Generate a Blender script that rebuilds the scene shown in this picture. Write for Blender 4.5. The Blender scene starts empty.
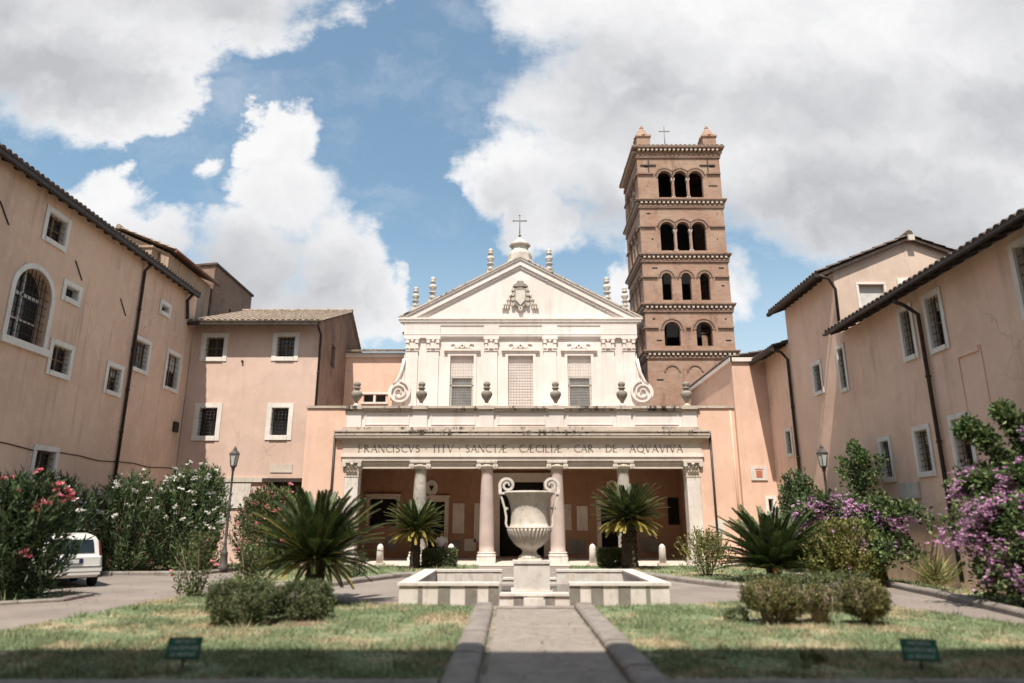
import bpy, bmesh, math, random
from mathutils import Vector, Matrix, noise
R = math.radians
PI = math.pi
sc = bpy.context.scene
col = sc.collection
rnd = random.Random(7)

# ------------------------------------------------------------------ camera
cam_d = bpy.data.cameras.new("camera")
cam = bpy.data.objects.new("camera", cam_d)
col.objects.link(cam)
cam.location = (0, 0, 1.6)
cam.rotation_euler = (R(90 + 15), 0, 0)
cam_d.lens = 24.0
cam_d.sensor_width = 36.0
cam_d.clip_start = 0.05
cam_d.clip_end = 3000
cam_d.dof.use_dof = True
cam_d.dof.focus_distance = 30.0
cam_d.dof.aperture_fstop = 0.42
sc.camera = cam

# ------------------------------------------------------------------ sky, clouds, sun, exposure
SUN_EL, SUN_AZ = 62.0, 12.0        # azimuth: degrees to the left of straight behind the camera
world = bpy.data.worlds.new("World")
sc.world = world
world.use_nodes = True
nt = world.node_tree
nt.nodes.clear()


def N(tree, kind, **kw):
    n = tree.nodes.new(kind)
    for k, v in kw.items():
        setattr(n, k, v)
    return n


def vmath(tree, op, a, b=None):
    n = N(tree, 'ShaderNodeVectorMath', operation=op)
    for i, x in enumerate((a, b)):
        if x is None:
            continue
        if isinstance(x, (tuple, list)):
            n.inputs[i].default_value = x
        else:
            tree.links.new(x, n.inputs[i])
    return n.outputs['Value'] if op in ('LENGTH', 'DOT_PRODUCT') else n.outputs['Vector']


def fmath(tree, op, a, b=None, c=None, clamp=False):
    n = N(tree, 'ShaderNodeMath', operation=op, use_clamp=clamp)
    for i, x in enumerate((a, b, c)):
        if x is None:
            continue
        if isinstance(x, (int, float)):
            n.inputs[i].default_value = x
        else:
            tree.links.new(x, n.inputs[i])
    return n.outputs[0]


def maprange(tree, v, a, b, c, d, smooth=True):
    n = N(tree, 'ShaderNodeMapRange')
    n.interpolation_type = 'SMOOTHSTEP' if smooth else 'LINEAR'
    n.clamp = True
    tree.links.new(v, n.inputs[0])
    for i, x in enumerate((a, b, c, d)):
        n.inputs[i + 1].default_value = x
    return n.outputs[0]


def noise_tex(tree, vec, scale, detail=4, rough=0.5, out=0):
    n = N(tree, 'ShaderNodeTexNoise')
    n.inputs['Scale'].default_value = scale
    n.inputs['Detail'].default_value = detail
    n.inputs['Roughness'].default_value = rough
    if vec is not None:
        tree.links.new(vec, n.inputs['Vector'])
    return n.outputs[out]


SKY_STRENGTH = 0.098
CLOUD_STRENGTH = 0.135
tc = N(nt, 'ShaderNodeTexCoord')
sky = N(nt, 'ShaderNodeTexSky')
sky.sky_type = 'NISHITA'
sky.sun_disc = False
sky.sun_elevation = R(SUN_EL)
sky.sun_rotation = R(180 + SUN_AZ)
sky.air_density = 1.15
sky.dust_density = 1.4
sky.ozone_density = 1.1
sep = N(nt, 'ShaderNodeSeparateXYZ')
nt.links.new(tc.outputs['Generated'], sep.inputs[0])
yy = fmath(nt, 'ADD', fmath(nt, 'ABSOLUTE', sep.outputs[1]), 0.06)
comb = N(nt, 'ShaderNodeCombineXYZ')
nt.links.new(fmath(nt, 'DIVIDE', sep.outputs[0], yy), comb.inputs[0])
nt.links.new(fmath(nt, 'DIVIDE', sep.outputs[2], yy), comb.inputs[1])
pvec = comb.outputs[0]
# cloud banks, as directions (east / north, up / north) with radii
CLOUDS = [(-0.771, 0.765, 0.358, 0.229), (-0.508, 0.856, 0.304, 0.155), (-0.376, 0.940, 0.168, 0.129), (-0.950, 0.649, 0.249, 0.113), (-0.633, 0.639, 0.166, 0.079), (-0.358, 0.566, 0.073, 0.073), (-0.338, 0.477, 0.104, 0.087), (-0.261, 0.392, 0.094, 0.109), (-0.184, 0.315, 0.055, 0.068), (-0.389, 0.375, 0.125, 0.103), (-0.597, 0.477, 0.080, 0.066), (-0.534, 0.410, 0.104, 0.071), (-0.469, 0.533, 0.029, 0.026, 0.35), (-0.652, 0.392, 0.188, 0.083), (-0.324, 0.294, 0.183, 0.088), (-0.689, 0.286, 0.183, 0.095), (0.057, 0.835, 0.139, 0.148), (0.088, 0.634, 0.129, 0.116), (0.013, 0.521, 0.100, 0.099), (0.160, 0.566, 0.196, 0.191), (0.321, 0.765, 0.358, 0.229), (0.036, 0.434, 0.079, 0.055), (0.472, 0.593, 0.377, 0.230), (0.740, 0.725, 0.321, 0.274), (0.612, 0.425, 0.268, 0.136), (0.771, 0.521, 0.161, 0.124), (0.208, 0.392, 0.044, 0.067), (0.170, 0.347, 0.034, 0.049), (0.259, 0.334, 0.123, 0.097), (0.968, 0.765, 0.205, 0.239)]
GREYS = [(-0.722, 0.677, 0.284, 0.099, 1.00), (-0.432, 0.795, 0.172, 0.072, 0.70), (-0.843, 0.785, 0.188, 0.120, 0.70), (0.489, 0.460, 0.270, 0.107, 1.15), (0.313, 0.442, 0.142, 0.086, 0.90), (0.620, 0.375, 0.202, 0.091, 1.00), (0.751, 0.593, 0.148, 0.101, 0.75), (0.196, 0.658, 0.166, 0.114, 0.80), (0.140, 0.460, 0.103, 0.060, 0.85), (-0.019, 0.442, 0.063, 0.048, 0.60), (-0.406, 0.350, 0.186, 0.098, 0.75), (-0.281, 0.334, 0.108, 0.081, 0.60), (0.493, 0.630, 0.215, 0.084, 0.60), (0.849, 0.765, 0.136, 0.119, 0.45), (-0.628, 0.846, 0.208, 0.062, 0.50)]
warp_n = noise_tex(nt, pvec, 7.5, 8, 0.62, out=1)
warp = vmath(nt, 'MULTIPLY', vmath(nt, 'SUBTRACT', warp_n, (.5, .5, .5)), (.17, .15, 0))
wvec = vmath(nt, 'ADD', pvec, warp)


def ellipse_field(vec, ells):
    tot = None
    for e in ells:
        d = vmath(nt, 'MULTIPLY', vmath(nt, 'SUBTRACT', vec, (e[0], e[1], 0)), (1 / e[2], 1 / e[3], 0))
        v = fmath(nt, 'SUBTRACT', 1.0, vmath(nt, 'LENGTH', d))
        if len(e) > 4:
            v = fmath(nt, 'MULTIPLY', v, e[4])
        tot = v if tot is None else fmath(nt, 'SMOOTH_MAX', tot, v, 0.08)
    return tot


field = ellipse_field(wvec, CLOUDS)
wisp = noise_tex(nt, vmath(nt, 'MULTIPLY', pvec, (1, 1.25, 1)), 8, 10, 0.66)
field = fmath(nt, 'ADD', field, fmath(nt, 'MULTIPLY', fmath(nt, 'SUBTRACT', wisp, 0.5), 1.0))
soft = maprange(nt, noise_tex(nt, pvec, 2.3, 3, .5), .35, .65, .20, .75)
dens_n = N(nt, 'ShaderNodeMapRange')
dens_n.interpolation_type = 'SMOOTHERSTEP'
nt.links.new(field, dens_n.inputs[0])
dens_n.inputs[1].default_value = -0.06
nt.links.new(soft, dens_n.inputs[2])
dens = dens_n.outputs[0]
veil = maprange(nt, noise_tex(nt, vmath(nt, 'MULTIPLY', wvec, (1, 1.6, 1)), 3.6, 9, .66), .46, .76, .05, .34)
low = maprange(nt, sep.outputs[2], .0, .5, .55, 0.0)
dens = fmath(nt, 'MAXIMUM', dens, fmath(nt, 'MAXIMUM', veil, low))
gvec = vmath(nt, 'ADD', pvec, vmath(nt, 'MULTIPLY', warp, (.9, .9, 0)))
grey = maprange(nt, ellipse_field(gvec, GREYS), -0.55, 1.0, 0, 1)
r1 = noise_tex(nt, wvec, 4.5, 8, .60)
r2 = noise_tex(nt, vmath(nt, 'ADD', wvec, (-.012, .040, 0)), 4.5, 8, .60)
relief = fmath(nt, 'MULTIPLY', fmath(nt, 'SUBTRACT', r2, r1), 1.2)
thin = maprange(nt, field, .0, .6, .12, 1)
shade = fmath(nt, 'ADD', fmath(nt, 'MULTIPLY', grey, .95), fmath(nt, 'ADD', relief, .06))
shade = fmath(nt, 'MULTIPLY', shade, thin, clamp=True)
ramp = N(nt, 'ShaderNodeValToRGB')
ramp.color_ramp.elements[0].position = 0.0
ramp.color_ramp.elements[0].color = (3.75, 3.75, 3.78, 1)
ramp.color_ramp.elements[1].position = 1.0
ramp.color_ramp.elements[1].color = (2.1, 2.13, 2.24, 1)
nt.links.new(shade, ramp.inputs[0])
bg1 = N(nt, 'ShaderNodeBackground')
bg1.inputs[1].default_value = SKY_STRENGTH
tint = N(nt, 'ShaderNodeMix', data_type='RGBA', blend_type='MULTIPLY')
tint.inputs[0].default_value = 1.0
tint.inputs[7].default_value = (.82, .965, .90, 1)
nt.links.new(sky.outputs[0], tint.inputs[6])
nt.links.new(tint.outputs[2], bg1.inputs[0])
bg2 = N(nt, 'ShaderNodeBackground')
bg2.inputs[1].default_value = CLOUD_STRENGTH
nt.links.new(ramp.outputs[0], bg2.inputs[0])
mixs = N(nt, 'ShaderNodeMixShader')
nt.links.new(dens, mixs.inputs[0])
nt.links.new(bg1.outputs[0], mixs.inputs[1])
nt.links.new(bg2.outputs[0], mixs.inputs[2])
wout = N(nt, 'ShaderNodeOutputWorld')
nt.links.new(mixs.outputs[0], wout.inputs[0])
world.cycles.sampling_method = 'MANUAL'
world.cycles.sample_map_resolution = 512

sun_d = bpy.data.lights.new("sun", 'SUN')
sun_d.energy = 3.7
sun_d.angle = R(0.53)
sun_d.color = (1.0, 0.93, 0.84)
sun = bpy.data.objects.new("sun", sun_d)
col.objects.link(sun)
sun.rotation_euler = (R(90 - SUN_EL), 0, R(-SUN_AZ))
sun.location = (-10, -20, 40)

vs = sc.view_settings
vs.view_transform = 'Standard'
vs.look = 'None'
vs.exposure = 0.92
vs.gamma = 1.0
sc.render.engine = 'CYCLES'
sc.cycles.max_bounces = 7
sc.cycles.diffuse_bounces = 4
sc.cycles.glossy_bounces = 2
sc.cycles.transmission_bounces = 3
sc.cycles.transparent_max_bounces = 4
sc.cycles.caustics_reflective = False
sc.cycles.caustics_refractive = False
sc.cycles.use_denoising = True

# ------------------------------------------------------------------ helpers


class MB:
    """collects faces in world coordinates and links them as one mesh object"""

    def __init__(s):
        s.v, s.f, s.sm = [], [], []

    def face(s, pts, smooth=False):
        b = len(s.v)
        s.v.extend([tuple(p) for p in pts])
        s.f.append(tuple(range(b, b + len(pts))))
        s.sm.append(smooth)

    def mesh(s, verts, faces, smooth=False):
        b = len(s.v)
        s.v.extend([tuple(p) for p in verts])
        for f in faces:
            s.f.append(tuple(b + i for i in f))
            s.sm.append(smooth)

    def box(s, x0, x1, y0, y1, z0, z1):
        v = [(x, y, z) for z in (z0, z1) for y in (y0, y1) for x in (x0, x1)]
        s.mesh(v, [(0, 2, 3, 1), (4, 5, 7, 6), (0, 1, 5, 4), (2, 6, 7, 3), (0, 4, 6, 2), (1, 3, 7, 5)])

    def prism(s, poly, vec):
        vec = Vector(vec)
        a = [Vector(p) for p in poly]
        b = [p + vec for p in a]
        n = len(a)
        s.mesh(a + b, [tuple(range(n)), tuple(range(2 * n - 1, n - 1, -1))] + [(i, (i + 1) % n, n + (i + 1) % n, n + i) for i in range(n)])

    def tube(s, pts, r, n=8, cap=True, smooth=True):
        pts = [Vector(p) for p in pts]
        m = len(pts)
        rs = r if isinstance(r, (list, tuple)) else [r] * m
        vs_, prev = [], None
        for i, p in enumerate(pts):
            t = (pts[min(i + 1, m - 1)] - pts[max(i - 1, 0)])
            if t.length < 1e-9:
                t = Vector((0, 0, 1))
            t.normalize()
            if prev is None:
                a = t.cross(Vector((0, 0, 1)) if abs(t.z) < .9 else Vector((1, 0, 0))).normalized()
            else:
                a = (prev - t * prev.dot(t))
                a = a.normalized() if a.length > 1e-6 else t.orthogonal().normalized()
            prev = a
            b = t.cross(a)
            for k in range(n):
                an = 2 * PI * k / n
                vs_.append(p + (a * math.cos(an) + b * math.sin(an)) * rs[i])
        fs = [(i * n + k, i * n + (k + 1) % n, (i + 1) * n + (k + 1) % n, (i + 1) * n + k) for i in range(m - 1) for k in range(n)]
        s.mesh(vs_, fs, smooth)
        if cap:
            s.face(vs_[:n][::-1])
            s.face(vs_[-n:])

    def lathe(s, prof, cx, cy, z0=0.0, n=24, smooth=True, mod=None, cap=True):
        vs_ = []
        for j, (r, z) in enumerate(prof):
            for k in range(n):
                a = 2 * PI * k / n
                rr = r * (mod(j, a) if mod else 1)
                vs_.append((cx + rr * math.cos(a), cy + rr * math.sin(a), z0 + z))
        m = len(prof)
        s.mesh(vs_, [(i * n + k, i * n + (k + 1) % n, (i + 1) * n + (k + 1) % n, (i + 1) * n + k) for i in range(m - 1) for k in range(n)], smooth)
        if cap:
            s.face(vs_[:n][::-1])
            s.face(vs_[-n:])

    def build(s, name, material, parent=None, recalc=True):
        me = bpy.data.meshes.new(name)
        off = Vector((0, 0, 0))
        root = parent
        while root is not None:
            off = Vector(root.location) if root.parent is None else off
            root = root.parent
        ox, oy, oz = off
        me.from_pydata([(x - ox, y - oy, z - oz) for x, y, z in s.v], [], s.f)
        me.polygons.foreach_set('use_smooth', s.sm)
        if recalc:
            bm = bmesh.new()
            bm.from_mesh(me)
            bmesh.ops.remove_doubles(bm, verts=bm.verts, dist=1e-5)
            bmesh.ops.recalc_face_normals(bm, faces=bm.faces)
            bm.to_mesh(me)
            bm.free()
        me.materials.append(material)
        me.update()
        o = bpy.data.objects.new(name, me)
        col.objects.link(o)
        if parent is not None:
            o.parent = parent
        return o


def tag(o, label=None, cat=None, group=None, kind=None):
    if label:
        o['label'] = label
    if cat:
        o['category'] = cat
    if group:
        o['group'] = group
    if kind:
        o['kind'] = kind
    return o


def thing(name, label, cat, loc=(0, 0, 0), group=None):
    o = bpy.data.objects.new(name, None)
    o.empty_display_size = 0.3
    col.objects.link(o)
    o.location = loc
    return tag(o, label, cat, group)


def copy_tree(o, parent=None):
    c = o.copy()
    col.objects.link(c)
    c.parent = parent
    for ch in list(o.children):
        copy_tree(ch, c)
    return c


class FS:
    """a wall's own frame: u along the wall, v up, d out of the wall"""

    def __init__(s, org, ux, n):
        s.o, s.u, s.n = Vector(org), Vector(ux), Vector(n)

    def P(s, u, v, d=0.0):
        return s.o + s.u * u + Vector((0, 0, v)) + s.n * d

    def box(s, mb, u0, u1, v0, v1, d0, d1):
        p = [s.P(u, v, d) for d in (d0, d1) for v in (v0, v1) for u in (u0, u1)]
        mb.mesh(p, [(0, 2, 3, 1), (4, 5, 7, 6), (0, 1, 5, 4), (2, 6, 7, 3), (0, 4, 6, 2), (1, 3, 7, 5)])

    def prism(s, mb, uv, d0, d1):
        mb.prism([s.P(u, v, d0) for u, v in uv], s.n * (d1 - d0))

    def arc(s, mb, uc, vc, r0, r1, d0, d1, a0=0.0, a1=PI, n=14):
        for i in range(n):
            a, b = a0 + (a1 - a0) * i / n, a0 + (a1 - a0) * (i + 1) / n
            q = [(uc + r * math.cos(t), vc + r * math.sin(t)) for r, t in ((r0, a), (r1, a), (r1, b), (r0, b))]
            s.prism(mb, q, d0, d1)

    def wall(s, mb, u0, u1, v0, v1, holes, depth=.25):
        us = sorted({u0, u1, *[h[0] for h in holes], *[h[1] for h in holes]})
        vv = sorted({v0, v1, *[h[2] for h in holes], *[h[3] for h in holes]})
        us = [u for u in us if u0 <= u <= u1]
        vv = [v for v in vv if v0 <= v <= v1]
        for i in range(len(us) - 1):
            for j in range(len(vv) - 1):
                cu, cv = (us[i] + us[i + 1]) / 2, (vv[j] + vv[j + 1]) / 2
                if any(h[0] < cu < h[1] and h[2] < cv < h[3] for h in holes):
                    continue
                mb.face([s.P(us[i], vv[j]), s.P(us[i + 1], vv[j]), s.P(us[i + 1], vv[j + 1]), s.P(us[i], vv[j + 1])])
        for h in holes:
            a, b, c, d = h[:4]
            if len(h) > 4:
                r = (b - a) / 2
                m, sp = (a + b) / 2, d - r
                arcp = [(m + r * math.cos(t), sp + r * math.sin(t)) for t in [PI * k / 14 for k in range(15)]]
                for k in range(14):
                    (x0, y0), (x1, y1) = arcp[k], arcp[k + 1]
                    mb.face([s.P(x0, y0), s.P(x0, d), s.P(x1, d), s.P(x1, y1)])
                out = [(a, c), (b, c)] + arcp
            else:
                out = [(a, c), (b, c), (b, d), (a, d)]
            for k in range(len(out)):
                p, q = out[k], out[(k + 1) % len(out)]
                if p != q:
                    mb.face([s.P(*p), s.P(*q), s.P(*q, -depth), s.P(*p, -depth)])


# ------------------------------------------------------------------ materials
def new_mat(name):
    m = bpy.data.materials.new(name)
    m.use_nodes = True
    t = m.node_tree
    b = t.nodes['Principled BSDF']
    return m, t, b


def mixc(t, fac, a, b, mode='MIX'):
    n = N(t, 'ShaderNodeMix', data_type='RGBA', blend_type=mode)
    for i, x in ((0, fac), (6, a), (7, b)):
        if isinstance(x, (int, float)):
            n.inputs[i].default_value = x
        elif isinstance(x, (tuple, list)):
            n.inputs[i].default_value = (*x[:3], 1)
        else:
            t.links.new(x, n.inputs[i])
    return n.outputs[2]


def obj_vec(t, scale=(1, 1, 1)):
    g = N(t, 'ShaderNodeNewGeometry')
    m = N(t, 'ShaderNodeMapping')
    m.inputs['Scale'].default_value = scale
    t.links.new(g.outputs['Position'], m.inputs['Vector'])
    return m.outputs[0]


def loc_vec(t, scale=(1, 1, 1)):
    g = N(t, 'ShaderNodeTexCoord')
    m = N(t, 'ShaderNodeMapping')
    m.inputs['Scale'].default_value = scale
    t.links.new(g.outputs['Object'], m.inputs['Vector'])
    return m.outputs[0]


def add_bump(t, b, height, strength=.3, dist=.02):
    n = N(t, 'ShaderNodeBump')
    n.inputs['Strength'].default_value = strength
    n.inputs['Distance'].default_value = dist
    t.links.new(height, n.inputs['Height'])
    t.links.new(n.outputs[0], b.inputs['Normal'])


def plain(name, c1, c2=None, scale=3.0, rough=.8, bump=.15, bscale=40, metallic=0.0, detail=5, spec=.3):
    m, t, b = new_mat(name)
    b.inputs['Roughness'].default_value = rough
    b.inputs['Metallic'].default_value = metallic
    b.inputs['Specular IOR Level'].default_value = spec
    v = loc_vec(t)
    c2 = c2 or tuple(x * .75 for x in c1)
    f = maprange(t, noise_tex(t, v, scale, detail, .6), .3, .7, 0, 1)
    t.links.new(mixc(t, f, c1, c2), b.inputs['Base Color'])
    if bump:
        add_bump(t, b, noise_tex(t, v, bscale, 3, .6), bump, .01)
    return m


def stucco(name, c1, c2, dirt=(.30, .22, .17), streak=.35, rough=.92, patch=.5):
    """painted lime plaster: cloudy patches, vertical rain streaks, fine grain"""
    m, t, b = new_mat(name)
    b.inputs['Roughness'].default_value = rough
    b.inputs['Specular IOR Level'].default_value = .15
    v = obj_vec(t)
    big = maprange(t, noise_tex(t, v, .45, 7, .62), .36, .66, 0, 1)
    c = mixc(t, big, c1, c2)
    med = maprange(t, noise_tex(t, v, 2.6, 6, .65), .48, .72, 0, patch)
    c = mixc(t, med, c, tuple(min(1, x * 1.10) for x in c1))
    st = noise_tex(t, obj_vec(t, (2.3, 2.3, .16)), 1.6, 5, .65)
    st2 = noise_tex(t, v, .33, 3, .5)
    f = fmath(t, 'MULTIPLY', maprange(t, st, .46, .70, 0, streak), maprange(t, st2, .35, .65, .2, 1))
    c = mixc(t, f, c, dirt)
    rp = noise_tex(t, vmath(t, 'ADD', v, vmath(t, 'MULTIPLY', noise_tex(t, v, 1.1, 4, .6, out=1), (1.2, 1.2, 1.2))), .30, 2, .5)
    c = mixc(t, maprange(t, rp, .555, .575, 0, .22), c, tuple(x * .80 for x in c2))
    c = mixc(t, maprange(t, rp, .40, .385, 0, .30), c, tuple(min(.85, x * 1.12) for x in c1))
    vo = N(t, 'ShaderNodeTexVoronoi', feature='DISTANCE_TO_EDGE')
    vo.inputs['Scale'].default_value = .42
    t.links.new(vmath(t, 'ADD', v, vmath(t, 'MULTIPLY', noise_tex(t, v, 2.2, 6, .65, out=1), (.7, .7, .7))), vo.inputs['Vector'])
    ck = fmath(t, 'MULTIPLY', maprange(t, vo.outputs['Distance'], .0, .012, .45, 0), maprange(t, noise_tex(t, v, .25, 2, .5), .52, .60, 0, 1))
    c = mixc(t, ck, c, dirt)
    spots = maprange(t, noise_tex(t, v, 14, 5, .7), .66, .80, 0, .25)
    c = mixc(t, spots, c, dirt)
    t.links.new(c, b.inputs['Base Color'])
    h = fmath(t, 'ADD', fmath(t, 'MULTIPLY', noise_tex(t, v, 3, 5, .6), .8), fmath(t, 'MULTIPLY', noise_tex(t, v, 60, 3, .6), .2))
    add_bump(t, b, h, .35, .02)
    return m


def brick_mat(name, c1, c2, mortar, bw=.28, rh=.075, stain=.35, rough=.9):
    m, t, b = new_mat(name)
    b.inputs['Roughness'].default_value = rough
    b.inputs['Specular IOR Level'].default_value = .15
    g = N(t, 'ShaderNodeNewGeometry')
    sp = N(t, 'ShaderNodeSeparateXYZ')
    t.links.new(g.outputs['Position'], sp.inputs[0])
    cb = N(t, 'ShaderNodeCombineXYZ')
    t.links.new(fmath(t, 'ADD', sp.outputs[0], sp.outputs[1]), cb.inputs[0])
    t.links.new(sp.outputs[2], cb.inputs[1])
    k = N(t, 'ShaderNodeTexBrick')
    t.links.new(cb.outputs[0], k.inputs['Vector'])
    k.inputs['Color1'].default_value = (*c1, 1)
    k.inputs['Color2'].default_value = (*c2, 1)
    k.inputs['Mortar'].default_value = (*mortar, 1)
    k.inputs['Scale'].default_value = 1
    k.inputs['Mortar Size'].default_value = .012
    k.inputs['Brick Width'].default_value = bw
    k.inputs['Row Height'].default_value = rh
    k.inputs['Bias'].default_value = -.1
    v = obj_vec(t)
    big = maprange(t, noise_tex(t, v, .7, 7, .65), .38, .66, 0, 1)
    c = mixc(t, fmath(t, 'MULTIPLY', big, stain), k.outputs[0], tuple(x * 1.25 for x in mortar))
    dk = maprange(t, noise_tex(t, obj_vec(t, (1.5, 1.5, .5)), 1.1, 6, .7), .52, .72, 0, stain)
    c = mixc(t, dk, c, tuple(x * .5 for x in c2))
    t.links.new(c, b.inputs['Base Color'])
    h = fmath(t, 'ADD', fmath(t, 'MULTIPLY', k.outputs[1], -.5), noise_tex(t, v, 20, 4, .7))
    add_bump(t, b, h, .6, .02)
    return m


def leaf_mat(name, c1, c2, c3=None, trans=.25, rough=.5, spec=.35):
    m, t, b = new_mat(name)
    g = N(t, 'ShaderNodeNewGeometry')
    r = N(t, 'ShaderNodeValToRGB')
    t.links.new(g.outputs['Random Per Island'], r.inputs[0])
    e = r.color_ramp.elements
    e[0].color, e[1].color = (*c1, 1), (*c2, 1)
    e[0].position, e[1].position = .15, .8
    if c3:
        n3 = e.new(.97)
        n3.color = (*c3, 1)
    big = maprange(t, noise_tex(t, obj_vec(t), 1.8, 4, .6), .35, .65, .72, 1.25)
    c = mixc(t, 1.0, r.outputs[0], big, 'MULTIPLY')
    t.links.new(c, b.inputs['Base Color'])
    b.inputs['Roughness'].default_value = rough
    b.inputs['Specular IOR Level'].default_value = spec
    tr = N(t, 'ShaderNodeBsdfTranslucent')
    t.links.new(c, tr.inputs[0])
    mx = N(t, 'ShaderNodeMixShader')
    mx.inputs[0].default_value = trans
    out = t.nodes['Material Output']
    t.links.new(b.outputs[0], mx.inputs[1])
    t.links.new(tr.outputs[0], mx.inputs[2])
    t.links.new(mx.outputs[0], out.inputs[0])
    return m


def grass_color(t):
    v = obj_vec(t)
    dry = fmath(t, 'ADD', fmath(t, 'MULTIPLY', noise_tex(t, v, .55, 5, .6), .62), fmath(t, 'MULTIPLY', noise_tex(t, v, 3.2, 5, .65), .38))
    f = maprange(t, dry, .475, .61, 0, .9)
    g = mixc(t, noise_tex(t, v, 9, 3, .6), (.138, .185, .096), (.235, .270, .150))
    d = mixc(t, noise_tex(t, v, 6, 4, .6), (.50, .40, .27), (.40, .31, .205))
    return mixc(t, f, g, d), v


def ground_grass(name):
    m, t, b = new_mat(name)
    c, v = grass_color(t)
    b.inputs['Roughness'].default_value = .95
    b.inputs['Specular IOR Level'].default_value = .1
    t.links.new(c, b.inputs['Base Color'])
    add_bump(t, b, noise_tex(t, v, 30, 4, .7), .6, .04)
    return m


def blade_mat(name):
    m, t, b = new_mat(name)
    c, v = grass_color(t)
    g = N(t, 'ShaderNodeNewGeometry')
    k = maprange(t, g.outputs['Random Per Island'], 0, 1, .8, 1.25, False)
    c = mixc(t, 1.0, c, k, 'MULTIPLY')
    t.links.new(c, b.inputs['Base Color'])
    b.inputs['Roughness'].default_value = .7
    b.inputs['Specular IOR Level'].default_value = .15
    return m


def stone(name, c1, c2, vein=(.3, .27, .24), vs_=3.0, amount=.5, rough=.6, streak=0.0, dirt=(.10, .085, .07)):
    m, t, b = new_mat(name)
    b.inputs['Roughness'].default_value = rough
    b.inputs['Specular IOR Level'].default_value = .25
    v = obj_vec(t)
    c = mixc(t, maprange(t, noise_tex(t, v, 1.3, 6, .6), .35, .65, 0, 1), c1, c2)
    w = vmath(t, 'ADD', v, vmath(t, 'MULTIPLY', noise_tex(t, v, 2.5, 4, .6, out=1), (.6, .6, .6)))
    f = maprange(t, noise_tex(t, w, vs_, 7, .68), .50, .68, 0, amount)
    c = mixc(t, f, c, vein)
    if streak:
        st = noise_tex(t, obj_vec(t, (3.5, 3.5, .5)), 2.2, 5, .7)
        c = mixc(t, maprange(t, st, .5, .7, 0, streak), c, dirt)
    t.links.new(c, b.inputs['Base Color'])
    add_bump(t, b, noise_tex(t, v, 25, 5, .65), .25, .012)
    return m


M = {}
M['stucco_wing'] = stucco('stucco wing', (.71, .495, .37), (.63, .43, .315), streak=.5, patch=.6)
M['stucco_block'] = stucco('stucco block', (.62, .455, .38), (.57, .41, .335), streak=.22)
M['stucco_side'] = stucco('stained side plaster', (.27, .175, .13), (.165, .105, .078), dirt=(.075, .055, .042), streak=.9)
M['stucco_right'] = stucco('stucco right', (.78, .54, .42), (.70, .475, .36), streak=.42, patch=.6)
M['stucco_tall'] = stucco('stucco tall', (.62, .48, .39), (.53, .40, .32), dirt=(.25, .2, .17), streak=.45)
M['pink'] = stucco('pink flank plaster', (.72, .485, .375), (.66, .435, .33), dirt=(.38, .26, .2), streak=.3)
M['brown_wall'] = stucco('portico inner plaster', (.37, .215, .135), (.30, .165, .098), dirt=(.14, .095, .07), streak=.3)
M['cream'] = stucco('cream church plaster', (.72, .655, .612), (.67, .595, .545), dirt=(.44, .36, .30), streak=.42, patch=.3)
M['cream_trim'] = stucco('cream mouldings', (.74, .655, .595), (.69, .60, .535), dirt=(.33, .26, .21), streak=.4)
M['frieze'] = stucco('stone frieze', (.60, .515, .44), (.54, .455, .38), dirt=(.3, .23, .17), streak=.3)
M['travertine'] = stone('travertine', (.60, .535, .465), (.52, .455, .385), (.36, .31, .25), 5, .4, .75, .38, (.22, .18, .14))
M['marble'] = stone('white marble', (.68, .625, .575), (.60, .54, .485), (.40, .35, .31), 4, .45, .5, .42, (.3, .245, .19))
M['urn_marble'] = stone('weathered urn marble', (.66, .60, .53), (.54, .475, .405), (.32, .27, .21), 6, .5, .65, .5, (.20, .16, .11))
M['grey_marble'] = stone('grey marble', (.165, .15, .125), (.235, .21, .18), (.36, .33, .29), 6, .4, .55, .2)
M['pink_granite'] = stone('pink granite', (.50, .40, .36), (.42, .335, .30), (.33, .255, .23), 30, .5, .5)
M['mottled'] = stone('mottled column marble', (.46, .415, .365), (.31, .28, .245), (.13, .115, .10), 5, .9, .5)
M['stone_urn'] = stone('parapet urn stone', (.30, .265, .22), (.22, .19, .155), (.09, .08, .07), 7, .7, .85)
M['brick'] = brick_mat('tower brick', (.38, .205, .14), (.24, .128, .088), (.35, .255, .195), stain=.55)
M['brick_trim'] = brick_mat('tower brick trim', (.31, .185, .135), (.21, .12, .09), (.27, .20, .155), stain=.5)
M['brick_dark'] = brick_mat('old wall brick', (.30, .185, .135), (.21, .125, .09), (.25, .18, .14), stain=.6)
M['brick_tan'] = stucco('tan rubble', (.48, .345, .25), (.37, .25, .175), dirt=(.2, .14, .1), streak=.5)
M['tile'] = plain('roof tiles', (.13, .095, .075), (.075, .055, .045), 3.5, .9, .3, 30)
M['tile_pale'] = plain('pale roof tiles', (.37, .29, .225), (.185, .14, .107), 5.0, .9, .3, 30)
M['dark_wood'] = plain('dark eave timber', (.065, .045, .035), (.035, .025, .02), 5, .85)
M['gutter'] = plain('brown gutter', (.05, .035, .03), (.03, .022, .02), 5, .5, .05, metallic=.0)
M['rust_gutter'] = plain('red gutter', (.22, .085, .055), (.14, .06, .04), 5, .6, .05)
M['surround'] = stone('window surround', (.74, .695, .64), (.67, .62, .56), (.46, .41, .35), 5, .3, .8, .28, (.3, .25, .2))
M['iron'] = plain('dark iron', (.035, .033, .032), (.02, .02, .02), 8, .55, .05)
M['wood'] = plain('window wood', (.30, .165, .075), (.20, .11, .05), 12, .6)
M['white_wood'] = plain('white sash', (.62, .58, .52), (.5, .46, .41), 10, .6)
M['black'] = plain('dark doorway', (.012, .011, .010), (.008, .008, .008), 2, .9, 0)
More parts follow.
